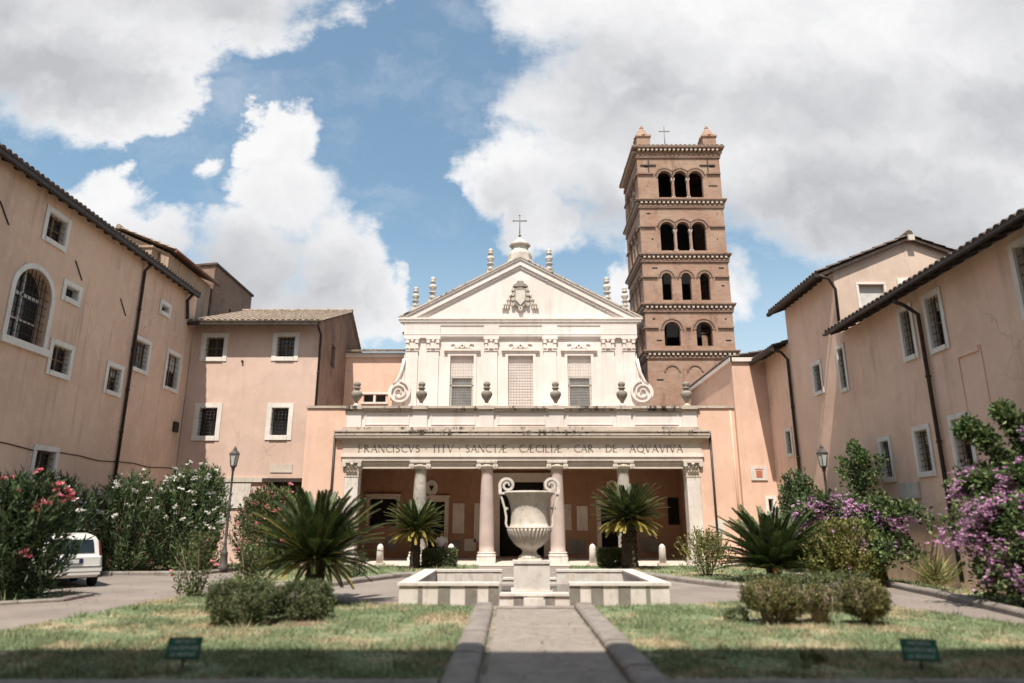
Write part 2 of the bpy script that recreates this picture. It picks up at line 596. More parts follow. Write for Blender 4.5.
M['curtain'] = plain('pale blind', (.58, .56, .52), (.48, .46, .43), 6, .9, .05)
M['door_green'] = plain('dark door leaf', (.02, .024, .022), (.012, .014, .013), 3, .5, .05)
M['copper'] = plain('cross iron', (.22, .20, .18), (.13, .12, .11), 5, .6)


def stained(name, c1, c2, lo, hi, sc_):
    """stone moulding with hard edged black weather crust"""
    m, t, b = new_mat(name)
    b.inputs['Roughness'].default_value = .92
    b.inputs['Specular IOR Level'].default_value = .15
    v = obj_vec(t)
    c = mixc(t, maprange(t, noise_tex(t, v, 1.5, 6, .6), .35, .65, 0, 1), c1, c2)
    n1 = noise_tex(t, obj_vec(t, sc_), 1.0, 5, .7)
    n2 = noise_tex(t, obj_vec(t, (.5, .5, .5)), 1.0, 3, .5)
    f = maprange(t, fmath(t, 'ADD', fmath(t, 'MULTIPLY', n1, .65), fmath(t, 'MULTIPLY', n2, .35)), lo, hi, 0, .92)
    t.links.new(mixc(t, f, c, (.035, .03, .026)), b.inputs['Base Color'])
    add_bump(t, b, noise_tex(t, v, 25, 5, .7), .4, .02)
    return m


M['crust'] = stained('crusted moulding', (.54, .46, .39), (.46, .39, .325), .50, .60, (6, 6, 1.5))
M['coping'] = stained('weathered coping', (.52, .44, .37), (.42, .35, .29), .52, .62, (4, 4, .8))
M['rust_grille'] = plain('rusty grille', (.46, .36, .30), (.36, .27, .22), 9, .8, .05)
M['lamp_iron'] = plain('lamp post iron', (.10, .09, .08), (.06, .055, .05), 6, .6)
M['road'] = plain('grit road', (.255, .215, .185), (.19, .16, .14), .7, .95, .4, 90, detail=9)
M['kerb'] = plain('basalt kerb', (.27, .235, .205), (.18, .155, .135), 4, .85, .4, 35)
M['earth'] = plain('earth', (.22, .17, .12), (.15, .115, .08), .6, .95, .4, 20)
M['soil'] = plain('bare soil', (.23, .15, .10), (.15, .10, .065), 4, .95, .5, 20)
M['grass_ground'] = ground_grass('lawn turf')
M['blade'] = blade_mat('grass blades')
M['green_sign'] = plain('green enamel', (.02, .165, .115), (.016, .13, .09), 8, .35, .03)
M['sign_ink'] = plain('sign lettering', (.62, .66, .63), (.55, .6, .57), 8, .6, 0)
M['ink'] = plain('inscription cut', (.13, .105, .085), (.09, .075, .06), 9, .8, .1)
M['trunk'] = plain('cycad trunk', (.075, .055, .04), (.03, .023, .018), 18, .95, .9, 25)
M['bark'] = plain('shrub bark', (.20, .16, .12), (.12, .095, .07), 14, .9, .5, 30)
M['twig'] = plain('dry twigs', (.42, .32, .23), (.28, .21, .15), 14, .9, .3, 30)
M['cycad'] = leaf_mat('cycad leaf', (.026, .050, .016), (.062, .098, .030), (.15, .16, .05), .15, .45, .4)
M['cycad_old'] = leaf_mat('old cycad leaf', (.26, .215, .05), (.40, .30, .07), (.15, .16, .045), .25, .5)
M['oleander'] = leaf_mat('oleander leaf', (.062, .100, .042), (.115, .165, .072), (.22, .25, .12), .3, .5, .25)
M['oleander_dark'] = leaf_mat('dark oleander leaf', (.036, .062, .028), (.075, .115, .048), (.15, .18, .08), .25, .5, .25)
M['boxwood'] = leaf_mat('box leaf', (.070, .095, .038), (.13, .155, .066), (.22, .21, .10), .2, .5)
M['boxwood_dry'] = leaf_mat('dry box leaf', (.10, .11, .042), (.19, .18, .075), (.33, .25, .12), .25, .55, .2)
M['rose'] = leaf_mat('rose leaf', (.085, .125, .048), (.16, .19, .078), (.25, .23, .10), .35, .5, .25)
M['yellow_leaf'] = leaf_mat('yellow green leaf', (.14, .165, .050), (.26, .25, .085), (.38, .31, .13), .35, .5, .25)
M['boug_leaf'] = leaf_mat('bougainvillea leaf', (.055, .095, .034), (.125, .175, .065), (.22, .25, .10), .3, .5, .25)
M['boug_bract'] = leaf_mat('purple bract', (.52, .27, .46), (.67, .42, .59), (.78, .58, .71), .35, .7, .1)
M['pink_petal'] = leaf_mat('pink petal', (.70, .13, .19), (.80, .24, .29), (.84, .45, .45), .3, .7, .1)
M['rose_petal'] = leaf_mat('rose petal', (.66, .20, .25), (.78, .34, .37), (.82, .52, .50), .3, .7, .1)
M['white_petal'] = leaf_mat('white petal', (.74, .72, .66), (.80, .78, .73), (.78, .70, .66), .3, .7, .1)
M['orange_dry'] = leaf_mat('dry cone', (.45, .18, .07), (.52, .25, .10), None, .1, .8)
M['skin'] = plain('skin', (.42, .25, .17), (.38, .22, .15), 9, .6, .05)
M['shirt'] = plain('white shirt', (.68, .68, .70), (.58, .58, .62), 12, .9, .2)
M['trousers'] = plain('dark trousers', (.02, .022, .03), (.014, .016, .022), 12, .9, .2)
M['hair'] = plain('dark hair', (.02, .014, .010), (.012, .009, .007), 30, .6, .3)
M['car_paint'] = plain('white car paint', (.70, .68, .64), (.66, .64, .60), 3, .25, 0, spec=.5)
M['car_black'] = plain('car trim', (.02, .02, .02), (.014, .014, .014), 8, .6, .05)
M['car_lens'] = plain('red lens', (.10, .009, .008), (.07, .006, .006), 8, .25, 0, spec=.5)
M['plate'] = plain('number plate', (.66, .66, .64), (.6, .6, .58), 8, .5, 0)
M['plate_blue'] = plain('plate band', (.03, .06, .20), (.03, .05, .17), 8, .5, 0)
M['tyre'] = plain('tyre rubber', (.018, .018, .018), (.012, .012, .012), 14, .85, .2)
M['rim'] = plain('wheel metal', (.30, .30, .31), (.22, .22, .23), 9, .35, .0, metallic=.8)
M['terracotta'] = plain('terracotta panel', (.50, .17, .09), (.36, .11, .06), 16, .8)


def glass_mat(name, c, rough=.12):
    m, t, b = new_mat(name)
    v = obj_vec(t)
    t.links.new(mixc(t, noise_tex(t, v, 2.2, 3, .5), c, tuple(x * .45 for x in c)), b.inputs['Base Color'])
    b.inputs['Roughness'].default_value = rough
    b.inputs['Specular IOR Level'].default_value = .5
    add_bump(t, b, noise_tex(t, v, 3, 2, .5), .08, .02)
    return m


M['glass'] = glass_mat('window glass', (.035, .034, .034))
M['glass_pale'] = glass_mat('pale window glass', (.27, .285, .28))
M['car_glass'] = glass_mat('car glass', (.02, .025, .028), .05)


def lens_mat():
    m, t, b = new_mat('lantern glass')
    b.inputs['Base Color'].default_value = (.48, .47, .44, 1)
    b.inputs['Roughness'].default_value = .25
    return m


M['lantern_glass'] = lens_mat()


def paving_mat():
    """small basalt setts of the garden walk"""
    m, t, b = new_mat('sett paving')
    v = obj_vec(t)
    k = N(t, 'ShaderNodeTexBrick')
    t.links.new(v, k.inputs['Vector'])
    k.inputs['Color1'].default_value = (.30, .255, .22, 1)
    k.inputs['Color2'].default_value = (.225, .195, .17, 1)
    k.inputs['Mortar'].default_value = (.21, .175, .14, 1)
    k.inputs['Scale'].default_value = 1
    k.inputs['Mortar Size'].default_value = .008
    k.inputs['Brick Width'].default_value = .11
    k.inputs['Row Height'].default_value = .10
    c = mixc(t, maprange(t, noise_tex(t, v, 2.0, 6, .65), .4, .68, 0, .6), k.outputs[0], (.31, .27, .23))
    t.links.new(c, b.inputs['Base Color'])
    b.inputs['Roughness'].default_value = .9
    b.inputs['Specular IOR Level'].default_value = .2
    add_bump(t, b, fmath(t, 'ADD', fmath(t, 'MULTIPLY', k.outputs[1], -.7), noise_tex(t, v, 30, 4, .7)), .5, .015)
    return m


M['setts'] = paving_mat()


# ------------------------------------------------------------------ ground
def flat(name, poly, z, material, kind='structure', label=None, sub=None):
    mb = MB()
    mb.face([(x, y, z) for x, y in poly])
    o = mb.build(name, material)
    if o.data.polygons[0].normal.z < 0:
        o.data.flip_normals()
    o['kind'] = kind
    return o


def smooth_poly(pts, k=2):
    for _ in range(k):
        out = []
        n = len(pts)
        for i in range(n):
            a, b = Vector(pts[i]), Vector(pts[(i + 1) % n])
            out += [tuple(a * .75 + b * .25), tuple(a * .25 + b * .75)]
        pts = out
    return pts


flat('ground', [(-1200, -1200), (1200, -1200), (1200, 1800), (-1200, 1800)], -.02, M['earth'])
flat('courtyard_road', [(-15.0, -1), (11.3, -1), (11.3, 29), (-15.0, 29)], 0.0, M['road'])
flat('garden_path', [(-.36, 2), (1.22, 2), (1.22, 14.2), (-.36, 14.2)], .008, M['setts'])
flat('front_paving', [(-14.5, -.9), (10.8, -.9), (10.8, 7.75), (-14.5, 7.75)], .004, M['setts'])
LAWN_L = [(-.72, 7.8), (-.72, 14.35), (-2.4, 14.75), (-3.8, 15.2), (-5.2, 16.3), (-6.6, 17.0), (-7.25, 16.6), (-7.6, 15.2), (-7.8, 11.0), (-8.0, 7.8)]
LAWN_R = [(1.58, 7.8), (1.58, 14.35), (3.3, 14.75), (4.6, 15.1), (6.0, 15.9), (6.9, 15.8), (7.5, 14.6), (8.2, 12.0), (8.6, 10.0), (8.8, 7.8)]
FAR_L = [(-1.3, 28.0), (-1.3, 24.0), (-3.4, 22.9), (-4.1, 21.3), (-4.9, 19.1), (-6.6, 18.4), (-8.2, 19.5), (-8.6, 24.0), (-8.6, 28.0)]
FAR_R = [(2.2, 28.0), (2.2, 24.0), (4.1, 23.4), (5.0, 20.5), (5.9, 18.4), (7.6, 18.0), (9.0, 19.2), (9.3, 22.0), (9.3, 28.0)]
VERGE_L = [(-15.0, 29.0), (-10.2, 29.0), (-9.8, 26.2), (-10.3, 23.7), (-15.0, 23.5)]
BED_L = [(-15.0, 10.0), (-12.5, 12.5), (-10.6, 14.9), (-9.7, 15.6), (-9.8, 16.8), (-10.8, 17.2), (-15.0, 16.6)]
VERGE_R = [(11.3, 8.0), (8.8, 10.5), (9.1, 12.8), (9.75, 16.5), (10.1, 19.4), (10.2, 27.0), (11.3, 27.0)]
for i, p in enumerate((LAWN_L, LAWN_R, FAR_L, FAR_R, VERGE_L, BED_L, VERGE_R)):
    flat('lawn' if i < 4 else 'verge', p, .03, M['grass_ground'])
flat('portico_terrace', [(-9.0, 28.3), (9.8, 28.3), (9.8, 29.6), (-9.0, 29.6)], .02, M['travertine'])


def inside(x, y, poly):
    c = False
    n = len(poly)
    for i in range(n):
        x0, y0 = poly[i]
        x1, y1 = poly[i - 1]
        if (y0 > y) != (y1 > y) and x < (x1 - x0) * (y - y0) / (y1 - y0) + x0:
            c = not c
    return c


def grass_blades(name, poly, density, h, w, seed):
    r = random.Random(seed)
    xs = [p[0] for p in poly]
    ys = [p[1] for p in poly]
    n = int((max(xs) - min(xs)) * (max(ys) - min(ys)) * density)
    v, f = [], []
    for _ in range(n):
        x, y = r.uniform(min(xs), max(xs)), r.uniform(min(ys), max(ys))
        if not inside(x, y, poly):
            continue
        k = noise.noise((x * .9, y * .9, 3.1)) + .5 * noise.noise((x * 3.1, y * 3.1, 1.7))
        if k < -.15 and r.random() < .7:
            continue
        hh = h * r.uniform(.45, 1.15) * (1 + .5 * k)
        a = r.uniform(0, 2 * PI)
        dx, dy = math.cos(a) * w, math.sin(a) * w
        lx, ly = r.gauss(0, .5) * hh, r.gauss(0, .5) * hh
        b = len(v)
        v += [(x - dx, y - dy, .03), (x + dx, y + dy, .03), (x + lx, y + ly, .03 + hh)]
        f.append((b, b + 1, b + 2))
    for _ in range(int(n * .0016)):
        cx, cy = r.uniform(min(xs), max(xs)), r.uniform(min(ys), max(ys))
        th = h * r.uniform(1.3, 3.0)
        for _ in range(r.randint(14, 40)):
            x, y = cx + r.gauss(0, th * .5), cy + r.gauss(0, th * .5)
            if not inside(x, y, poly):
                continue
            a = r.uniform(0, 2 * PI)
            dx, dy = math.cos(a) * w * 1.2, math.sin(a) * w * 1.2
            hh = th * r.uniform(.5, 1.1)
            b = len(v)
            v += [(x - dx, y - dy, .03), (x + dx, y + dy, .03), (x + (x - cx) * .8 + r.gauss(0, .02), y + (y - cy) * .8 + r.gauss(0, .02), .03 + hh)]
            f.append((b, b + 1, b + 2))
    me = bpy.data.meshes.new(name)
    me.from_pydata(v, [], f)
    me.materials.append(M['blade'])
    o = bpy.data.objects.new(name, me)
    col.objects.link(o)
    return o


for i, (p, d, h) in enumerate(((LAWN_L, 1500, .055), (LAWN_R, 1500, .055), (FAR_L, 260, .09), (FAR_R, 260, .07), (VERGE_L, 200, .10), (BED_L, 320, .10), (VERGE_R, 260, .10))):
    g = grass_blades('grass', p, d, h, .006 if i < 2 else .011, 20 + i)
    tag(g, ['short patchy grass of the left front lawn', 'short dry grass of the right front lawn', 'grass strip by the portico, left of the fountain',
            'grass strip by the portico, right of the fountain', 'grass under the white oleanders', 'grass under the red flowering bush', 'grass along the right wall'][i], 'grass', kind='stuff')


for k, (x0, x1) in enumerate(((-.36, -.27), (1.16, 1.22))):
    g = grass_blades('weeds', [(x0, 8.0), (x1, 8.0), (x1, 14.2), (x0, 14.2)], 420 if k == 0 else 160, .05, .007, 60 + k)
    tag(g, ['green weeds along the left edge of the garden path', 'sparse weeds along the right edge of the garden path'][k], 'weeds', kind='stuff')


def kerb(path, w=.30, h=.13, closed=False, piece=.95, round_=True):
    """dressed kerb stones laid end to end along a line"""
    mb = MB()
    pts = [Vector((*p, 0)) for p in path]
    if closed:
        pts.append(pts[0])
    dense = []
    for i in range(len(pts) - 1):
        L = (pts[i + 1] - pts[i]).length
        n = max(1, int(L / .12))
        dense += [pts[i].lerp(pts[i + 1], k / n) for k in range(n)]
    dense.append(pts[-1])
    prof = [(-.5, -.02), (-.5, .62), (-.42, .86), (-.28, 1.0), (.28, 1.0), (.42, .86), (.5, .62), (.5, -.02)]
    per = max(2, int(piece / .12))
    i = 0
    while i < len(dense) - 1:
        seg = dense[i:i + per + 1]
        if len(seg) < 2:
            break
        jit = rnd.uniform(-.008, .008)
        ring = []
        for k, p in enumerate(seg):
            t = (seg[min(k + 1, len(seg) - 1)] - seg[max(k - 1, 0)]).normalized()
            nrm = Vector((-t.y, t.x, 0))
            q = p + t * (.006 if k == 0 else (-.006 if k == len(seg) - 1 else 0))
            ring.append([q + nrm * (o * w) + Vector((0, 0, z * h + jit)) for o, z in prof])
        m = len(prof)
        vs_ = [p for r_ in ring for p in r_]
        mb.mesh(vs_, [(a * m + b, a * m + b + 1, (a + 1) * m + b + 1, (a + 1) * m + b) for a in range(len(ring) - 1) for b in range(m - 1)], False)
        mb.face(ring[0])
        mb.face(ring[-1][::-1])
        i += per
    o = mb.build('kerb', M['kerb'])
    o['kind'] = 'structure'
    return o


kerb([(-.54, 3), (-.54, 14.2)], .36, .13)
kerb([(1.40, 3), (1.40, 14.2)], .36, .13)
kerb([(-.36, 14.33), (1.22, 14.33)], .22, .05)
kerb([(-8.0, 7.7), (-.75, 7.7)], .2, .05)
kerb([(1.6, 7.7), (8.8, 7.7)], .2, .05)
kerb(smooth_poly([(-1.3, 28.0)] + FAR_L[1:], 1)[2:-6], .30, .14)
kerb(smooth_poly([(2.2, 28.0)] + FAR_R[1:], 1)[2:-6], .30, .14)
kerb([(-15, 23.4), (-10.3, 23.6), (-9.75, 26.2)], .24, .12)
kerb(BED_L[1:6], .2, .08)
kerb(VERGE_R[1:6], .26, .14)


# ------------------------------------------------------------------ building parts
def window(parent, fs, u0, u1, v0, v1, fw=.16, pane='glass', grille=None, sash='wood', depth=.20, sill=True, proud=.035, blind=0.0, sash_rows=1):
    """outer surround u0..u1, v0..v1; returns the hole to cut in the wall"""
    a, b, c, d = u0 + fw, u1 - fw, v0 + fw, v1 - fw
    mb = MB()
    fs.box(mb, u0, a, v0, v1, .004, proud)
    fs.box(mb, b, u1, v0, v1, .004, proud)
    fs.box(mb, a, b, d, v1, .004, proud)
    fs.box(mb, a, b, v0, c, .004, proud + (.03 if sill else 0))
    # reveal
    t = .02
    fs.box(mb, a - .001, a + t, c, d, -depth, .003)
    fs.box(mb, b - t, b + .001, c, d, -depth, .003)
    fs.box(mb, a + t, b - t, d - t, d, -depth, .003)
    fs.box(mb, a + t, b - t, c, c + t, -depth, .003)
    w = mb.build('window', M['surround'], parent)
    mb = MB()
    fs.box(mb, a - .05, b + .05, c - .05, d + .05, -depth - .03, -depth - .01)
    mb.build('pane', M[pane], w)
    if sash:
        mb = MB()
        s_ = .05
        fs.box(mb, a + t, a + t + s_, c + t, d - t, -depth, -depth + .04)
        fs.box(mb, b - t - s_, b - t, c + t, d - t, -depth, -depth + .04)
        m_ = (a + b) / 2
        fs.box(mb, m_ - .03, m_ + .03, c + t, d - t, -depth, -depth + .045)
        for k in range(sash_rows + 2):
            z = c + t + (d - c - 2 * t - s_) * k / (sash_rows + 1)
            fs.box(mb, a + t, b - t, z, z + s_ * .8, -depth, -depth + .038)
        mb.build('sash', M[sash], w)
    if blind:
        mb = MB()
        fs.box(mb, a + t + .01, b - t - .01, d - t - (d - c) * blind, d - t, -depth - .005, -depth + .002)
        mb.build('blind', M['curtain'], w)
    if grille:
        mb = MB()
        nu, nv = grille
        g = -.06
        for k in range(1, nu):
            u = a + (b - a) * k / nu
            mb.tube([fs.P(u, c, g), fs.P(u, d, g)], .011, 5)
        for k in range(1, nv):
            v = c + (d - c) * k / nv
            mb.tube([fs.P(a, v, g + .012), fs.P(b, v, g + .012)], .011, 5)
        mb.build('grille', M['iron'], w)
    return (a, b, c, d)


def tiled(mb, e0, e1, r0, r1, pitch=.24, course=.42):
    """roof slope of rounded clay tiles between an eave e0-e1 and a ridge r0-r1"""
    e0, e1, r0, r1 = map(Vector, (e0, e1, r0, r1))
    L = (e1 - e0).length
    nu = max(2, int(L / pitch)) * 4
    nv = max(2, int((r0 - e0).length / course))
    nrm = (e1 - e0).cross(r0 - e0).normalized()
    if nrm.z < 0:
        nrm = -nrm
    rg = random.Random(int(abs(e0.x * 13 + e0.y * 7) * 10))
    rows = []
    for j in range(nv):
        for end in (0, 1):
            v = (j + (0 if end == 0 else .999)) / nv
            row = []
            for i in range(nu + 1):
                a = e0.lerp(e1, i / nu)
                b = r0.lerp(r1, i / nu)
                ph = (i % 4)
                hgt = (0, .055, .078, .055)[ph] + (.03 if end == 0 else 0)
                row.append(a.lerp(b, v) + nrm * (hgt + rg.uniform(-.006, .006)))
            rows.append(row)
    m = nu + 1
    vs_ = [p for r_ in rows for p in r_]
    mb.mesh(vs_, [(a * m + b, a * m + b + 1, (a + 1) * m + b + 1, (a + 1) * m + b) for a in range(len(rows) - 1) for b in range(nu)])
    # underside
    mb.face([e0 - nrm * .02, e1 - nrm * .02, r1 - nrm * .02, r0 - nrm * .02])
    fr = rows[0]
    for i in range(nu):
        mb.face([fr[i], fr[i + 1], e0.lerp(e1, (i + 1) / nu) - nrm * .02, e0.lerp(e1, i / nu) - nrm * .02])


def ridge(mb, a, b, r=.13):
    a, b = Vector(a), Vector(b)
    n = max(1, int((b - a).length / .42))
    for k in range(n):
        mb.tube([a.lerp(b, k / n), a.lerp(b, (k + .98) / n)], [r, r * .9], 8)


def rafters(mb, fs_e0, fs_e1, inward, drop, length, n):
    a, b = Vector(fs_e0), Vector(fs_e1)
    iv = Vector(inward)
    along = (b - a).normalized()
    for k in range(n):
        p = a.lerp(b, (k + .5) / n)
        q = [p - along * .05 + Vector((0, 0, -.16)), p + along * .05 + Vector((0, 0, -.16)), p + along * .05 + Vector((0, 0, -.04)), p - along * .05 + Vector((0, 0, -.04))]
        mb.prism(q, iv * length + Vector((0, 0, drop)))


def pipe(parent, pts, r=.055, name='drainpipe', m='gutter'):
    mb = MB()
    mb.tube(pts, r, 8)
    for k in range(len(pts) - 1):
        a, b = Vector(pts[k]), Vector(pts[k + 1])
        if (b - a).length > 2:
            n = int((b - a).length / 1.6)
            for i in range(1, n):
                c = a.lerp(b, i / n)
                mb.tube([c - Vector((0, 0, .03)), c + Vector((0, 0, .03))], r * 1.35, 8)
    return mb.build(name, M[m], parent)


# ---- left wing: long ochre wall along the court
XL = -15.05
w = thing('palazzo_wing', 'long ochre stuccoed wing along the left, with an arched window and dark eaves', 'building', (XL, 15, 0))
fs = FS((XL, 0, 0), (0, 1, 0), (1, 0, 0))
holes = []
for (u0, u1, v0, v1, kw) in [
    (20.2, 21.45, 10.42, 11.62, dict(grille=(4, 4), sash='wood')),
    (21.6, 22.62, 8.86, 9.6, dict(fw=.17, sash=None)),
    (21.5, 22.75, 6.3, 7.5, dict(grille=(4, 5))),
    (24.7, 25.85, 6.28, 7.5, dict(blind=.35, grille=(4, 5))),
    (27.75, 28.72, 10.3, 10.95, dict(fw=.17, sash=None)),
    (26.2, 27.55, 7.5, 8.95, dict(pane='glass_pale', grille=(4, 6), sash='wood')),
    (28.85, 30.25, 7.25, 9.05, dict(grille=(4, 6), blind=.5)),
    (21.6, 22.85, 2.6, 4.05, dict(grille=(4, 5))),
    (12.2, 13.5, 10.5, 11.7, dict(grille=(4, 4))), (13.4, 14.8, 6.3, 7.9, dict(grille=(4, 5))), (16.9, 18.0, 6.4, 8.0, dict(grille=(4, 5))),
]:
    holes.append(window(w, fs, u0, u1, v0, v1, **kw))
# the arched window
au0, au1, av0, av1 = 19.53, 21.17, 7.05, 9.4
aw = MB()
rad = (au1 - au0) / 2
aw_spring = av1 - rad
ac = (au0 + au1) / 2
fs.box(aw, au0 - .17, au0, av0 - .02, aw_spring, .004, .04)
fs.box(aw, au1, au1 + .17, av0 - .02, aw_spring, .004, .04)
fs.box(aw, au0 - .25, au1 + .25, av0 - .24, av0 - .02, .004, .12)
fs.arc(aw, ac, aw_spring, rad, rad + .17, .004, .04)
aw = aw.build('arched_window', M['surround'], w)
mb = MB()
fs.prism(mb, [(au0 - .02, av0), (au1 + .02, av0)] + [(ac + (rad + .02) * math.cos(PI * k / 14), aw_spring + (rad + .02) * math.sin(PI * k / 14)) for k in range(15)], -.42, -.40)
mb.build('pane', M['glass'], aw)
mb = MB()
for k in range(1, 9):
    u = au0 + (au1 - au0) * k / 9
    hh = aw_spring + math.sqrt(max(0, rad ** 2 - (u - ac) ** 2))
    mb.tube([fs.P(u, av0, -.1), fs.P(u, hh, -.1)], .012, 5)
for k in range(1, 9):
    v = av0 + (av1 - av0) * k / 9
    hw = rad if v < aw_spring else math.sqrt(max(0, rad ** 2 - (v - aw_spring) ** 2))
    mb.tube([fs.P(ac - hw, v, -.09), fs.P(ac + hw, v, -.09)], .012, 5)
mb.build('grille', M['iron'], aw)
mb = MB()
fs.box(mb, ac - .05, ac + .05, av0, aw_spring + rad - .02, -.39, -.33)
fs.box(mb, au0, au1, aw_spring - .05, aw_spring + .05, -.39, -.33)
fs.box(mb, au0, au1, av0 + .7, av0 + .76, -.39, -.34)
mb.build('sash', M['white_wood'], aw)
ah = (au0, au1, av0, av1, 'arch')
mb = MB()
fs.wall(mb, -1, 30.98, -.1, 12.25, holes + [ah], .42)
mb.face([(XL, 30.98, -.1), (XL - 7, 30.98, -.1), (XL - 7, 30.98, 14.2), (XL, 30.98, 12.25)])
mb.face([(XL, -1, -.1), (XL - 7, -1, -.1), (XL - 7, -1, 14.2), (XL, -1, 12.25)])
mb.build('wall', M['stucco_wing'], w)
mb = MB()
tiled(mb, (XL + .42, -1.2, 12.05), (XL + .42, 30.45, 12.05), (XL - 6.5, -1.2, 14.2), (XL - 6.5, 30.45, 14.2), .24, .6)
rf = mb.build('roof', M['tile'], w)
mb = MB()
fs.box(mb, -1.2, 30.4, 11.86, 11.99, .30, .44)
mb.build('gutter', M['gutter'], w)
mb = MB()
rafters(mb, (XL + .36, -1, 12.06), (XL + .36, 30.4, 12.06), (-1, 0, 0), .12, .5, 60)
mb.build('rafter_ends', M['dark_wood'], w)
pipe(w, [(XL + .35, 26.15, 11.9), (XL + .08, 26.17, 11.6), (XL + .08, 26.2, .1)], .058)
pipe(w, [(XL + .35, 29.9, 11.9), (XL + .08, 29.95, 11.6), (XL + .10, 30.1, 10.9), (XL + .10, 30.1, 10.75)], .065)
mb = MB()
mb.tube([fs.P(17 + 13.9 * k / 12, 3.98 - .10 * math.sin(PI * k / 12) - .05 * math.sin(k * 2.0), .02) for k in range(13)], .018, 5)
mb.build('cable', M['gutter'], w)
for (u, v) in ((18.6, 10.5), (22.3, 10.1), (25.2, 9.7)):
    mb = MB()
    mb.tube([fs.P(u - .3, v + .28, .02), fs.P(u + .2, v - .26, .02)], .022, 5)
    mb.build('wall_tie', M['iron'], w)
mb = MB()
fs.box(mb, 30.2, 30.6, 5.58, 6.02, .005, .10)
mb.build('meter_box', M['iron'], w)

# ---- left front block with four barred windows
BX0, BX1, BY = -15.03, -9.0, 31.0
w = thing('convent_block', 'dusky pink block with four barred windows and a pale tiled roof beside the ochre wing', 'building', (-12, BY, 0))
fs = FS((0, BY, 0), (1, 0, 0), (0, -1, 0))
holes = []
for (u0, u1, v0, v1, kw) in [
    (-14.58, -13.33, 8.95, 10.32, dict(fw=.19, grille=(5, 5), sash='wood')), (-11.24, -10.0, 8.97, 10.35, dict(fw=.19, grille=(5, 5), sash='wood')),
    (-14.52, -13.27, 5.26, 6.97, dict(fw=.20, grille=(5, 8), sash=None)), (-11.2, -10.0, 5.29, 6.97, dict(fw=.20, grille=(5, 8), sash=None))]:
    holes.append(window(w, fs, u0, u1, v0, v1, depth=.28, **kw))
dh = (-10.85, -9.25, 0, 3.05)
mb = MB()
fs.wall(mb, BX0, BX1, -.1, 11.0, holes + [dh], .3)
f2 = FS((BX1, 0, 0), (0, 1, 0), (1, 0, 0))
mb.build('wall', M['stucco_block'], w)
slit = (33.0, 33.75, 9.2, 10.35)
mb = MB()
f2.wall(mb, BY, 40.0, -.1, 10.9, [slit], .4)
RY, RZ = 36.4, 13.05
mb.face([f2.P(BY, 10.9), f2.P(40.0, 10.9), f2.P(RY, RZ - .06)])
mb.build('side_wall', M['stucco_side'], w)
mb = MB()
f2.box(mb, 32.95, 33.8, 9.15, 10.4, -.42, -.40)
mb.build('slit_opening', M['black'], w)
mb = MB()
tiled(mb, (BX0, 30.35, 10.72), (BX1 + .12, 30.35, 10.72), (BX0, RY, RZ), (BX1 + .12, RY, RZ), .26, .42)
tiled(mb, (BX1 + .12, 40.3, 10.8), (BX0, 40.3, 10.8), (BX1 + .12, RY, RZ), (BX0, RY, RZ), .26, .42)
ridge(mb, (BX0, RY, RZ + .06), (BX1 + .12, RY, RZ + .06))
mb.build('roof', M['tile_pale'], w)
mb = MB()
rafters(mb, (BX0, 30.4, 10.78), (BX1, 30.4, 10.78), (0, 1, 0), .22, .62, 22)
mb.box(BX0, BX1, 30.28, 30.40, 10.52, 10.64)
mb.build('gutter', M['dark_wood'], w)
pipe(w, [(BX1 - .02, 30.45, 10.55), (BX1 + .03, 30.9, 10.2), (BX1 + .03, 30.9, 6.55)], .06)
mb = MB()
fs.box(mb, BX0, -10.87, 3.42, 3.62, .004, .10)
fs.box(mb, -10.81, -9.83, 3.84, 4.2, .004, .03)
mb.build('string_course', M['travertine'], w)
mb = MB()
fs.box(mb, -13.2, -11.6, 2.3, 3.36, .004, .07)
mb.build('plaque', M['marble'], w)
mb = MB()
fs.box(mb, -10.95, -9.02, 3.40, 3.56, .0, .55)
fs.box(mb, -10.87, -9.2, 3.05, 3.4, .01, .12)
mb.build('door_canopy', M['dark_wood'], w)
mb = MB()
fs.box(mb, -10.9, -9.2, -.02, 3.08, -.30, -.28)
mb.build('door', M['door_green'], w)
mb = MB()
fs.box(mb, -12.6, -12.52, 8.9, 8.98, .0, .1)
mb.build('wall_tie', M['iron'], w)

# ---- annexes rising behind the left wing
w = thing('tiled_annex', 'tan annex with a tiled gable and red gutter rising behind the ochre wing', 'building', (-19.5, 33, 0))
ax0, ax1, ay0, ay1 = -22.2, -17.0, 31.6, 36.4
mb = MB()
mb.box(ax0, ax1, ay0, ay1, 0, 14.6)
mb.prism([(ax0, ay0, 14.6), (ax1, ay0, 14.6), (-19.6, ay0, 15.75)], (0, ay1 - ay0, 0))
mb.build('wall', M['brick_tan'], w)
mb = MB()
tiled(mb, (ax1 + .35, ay0 - .25, 14.72), (ax1 + .35, ay1, 14.72), (-19.6, ay0 - .25, 15.9), (-19.6, ay1, 15.9))
tiled(mb, (ax0 - .35, ay0 - .25, 14.72), (ax0 - .35, ay1, 14.72), (-19.6, ay0 - .25, 15.9), (-19.6, ay1, 15.9))
ridge(mb, (-19.6, ay0 - .25, 15.95), (-19.6, ay1, 15.95))
rf = mb.build('roof', M['tile_pale'], w)
mb = MB()
mb.tube([(ax1 + .42, ay0 - .2, 14.66), (ax1 + .42, ay1 + .1, 14.66)], .09, 8)
mb.build('gutter', M['rust_gutter'], w)
mb = MB()
mb.box(-18.3, -17.5, 30.9, 31.5, 13.0, 14.6)
mb.box(-18.36, -17.44, 30.84, 31.56, 14.6, 14.72)
mb.build('chimney', M['brick_tan'], w)
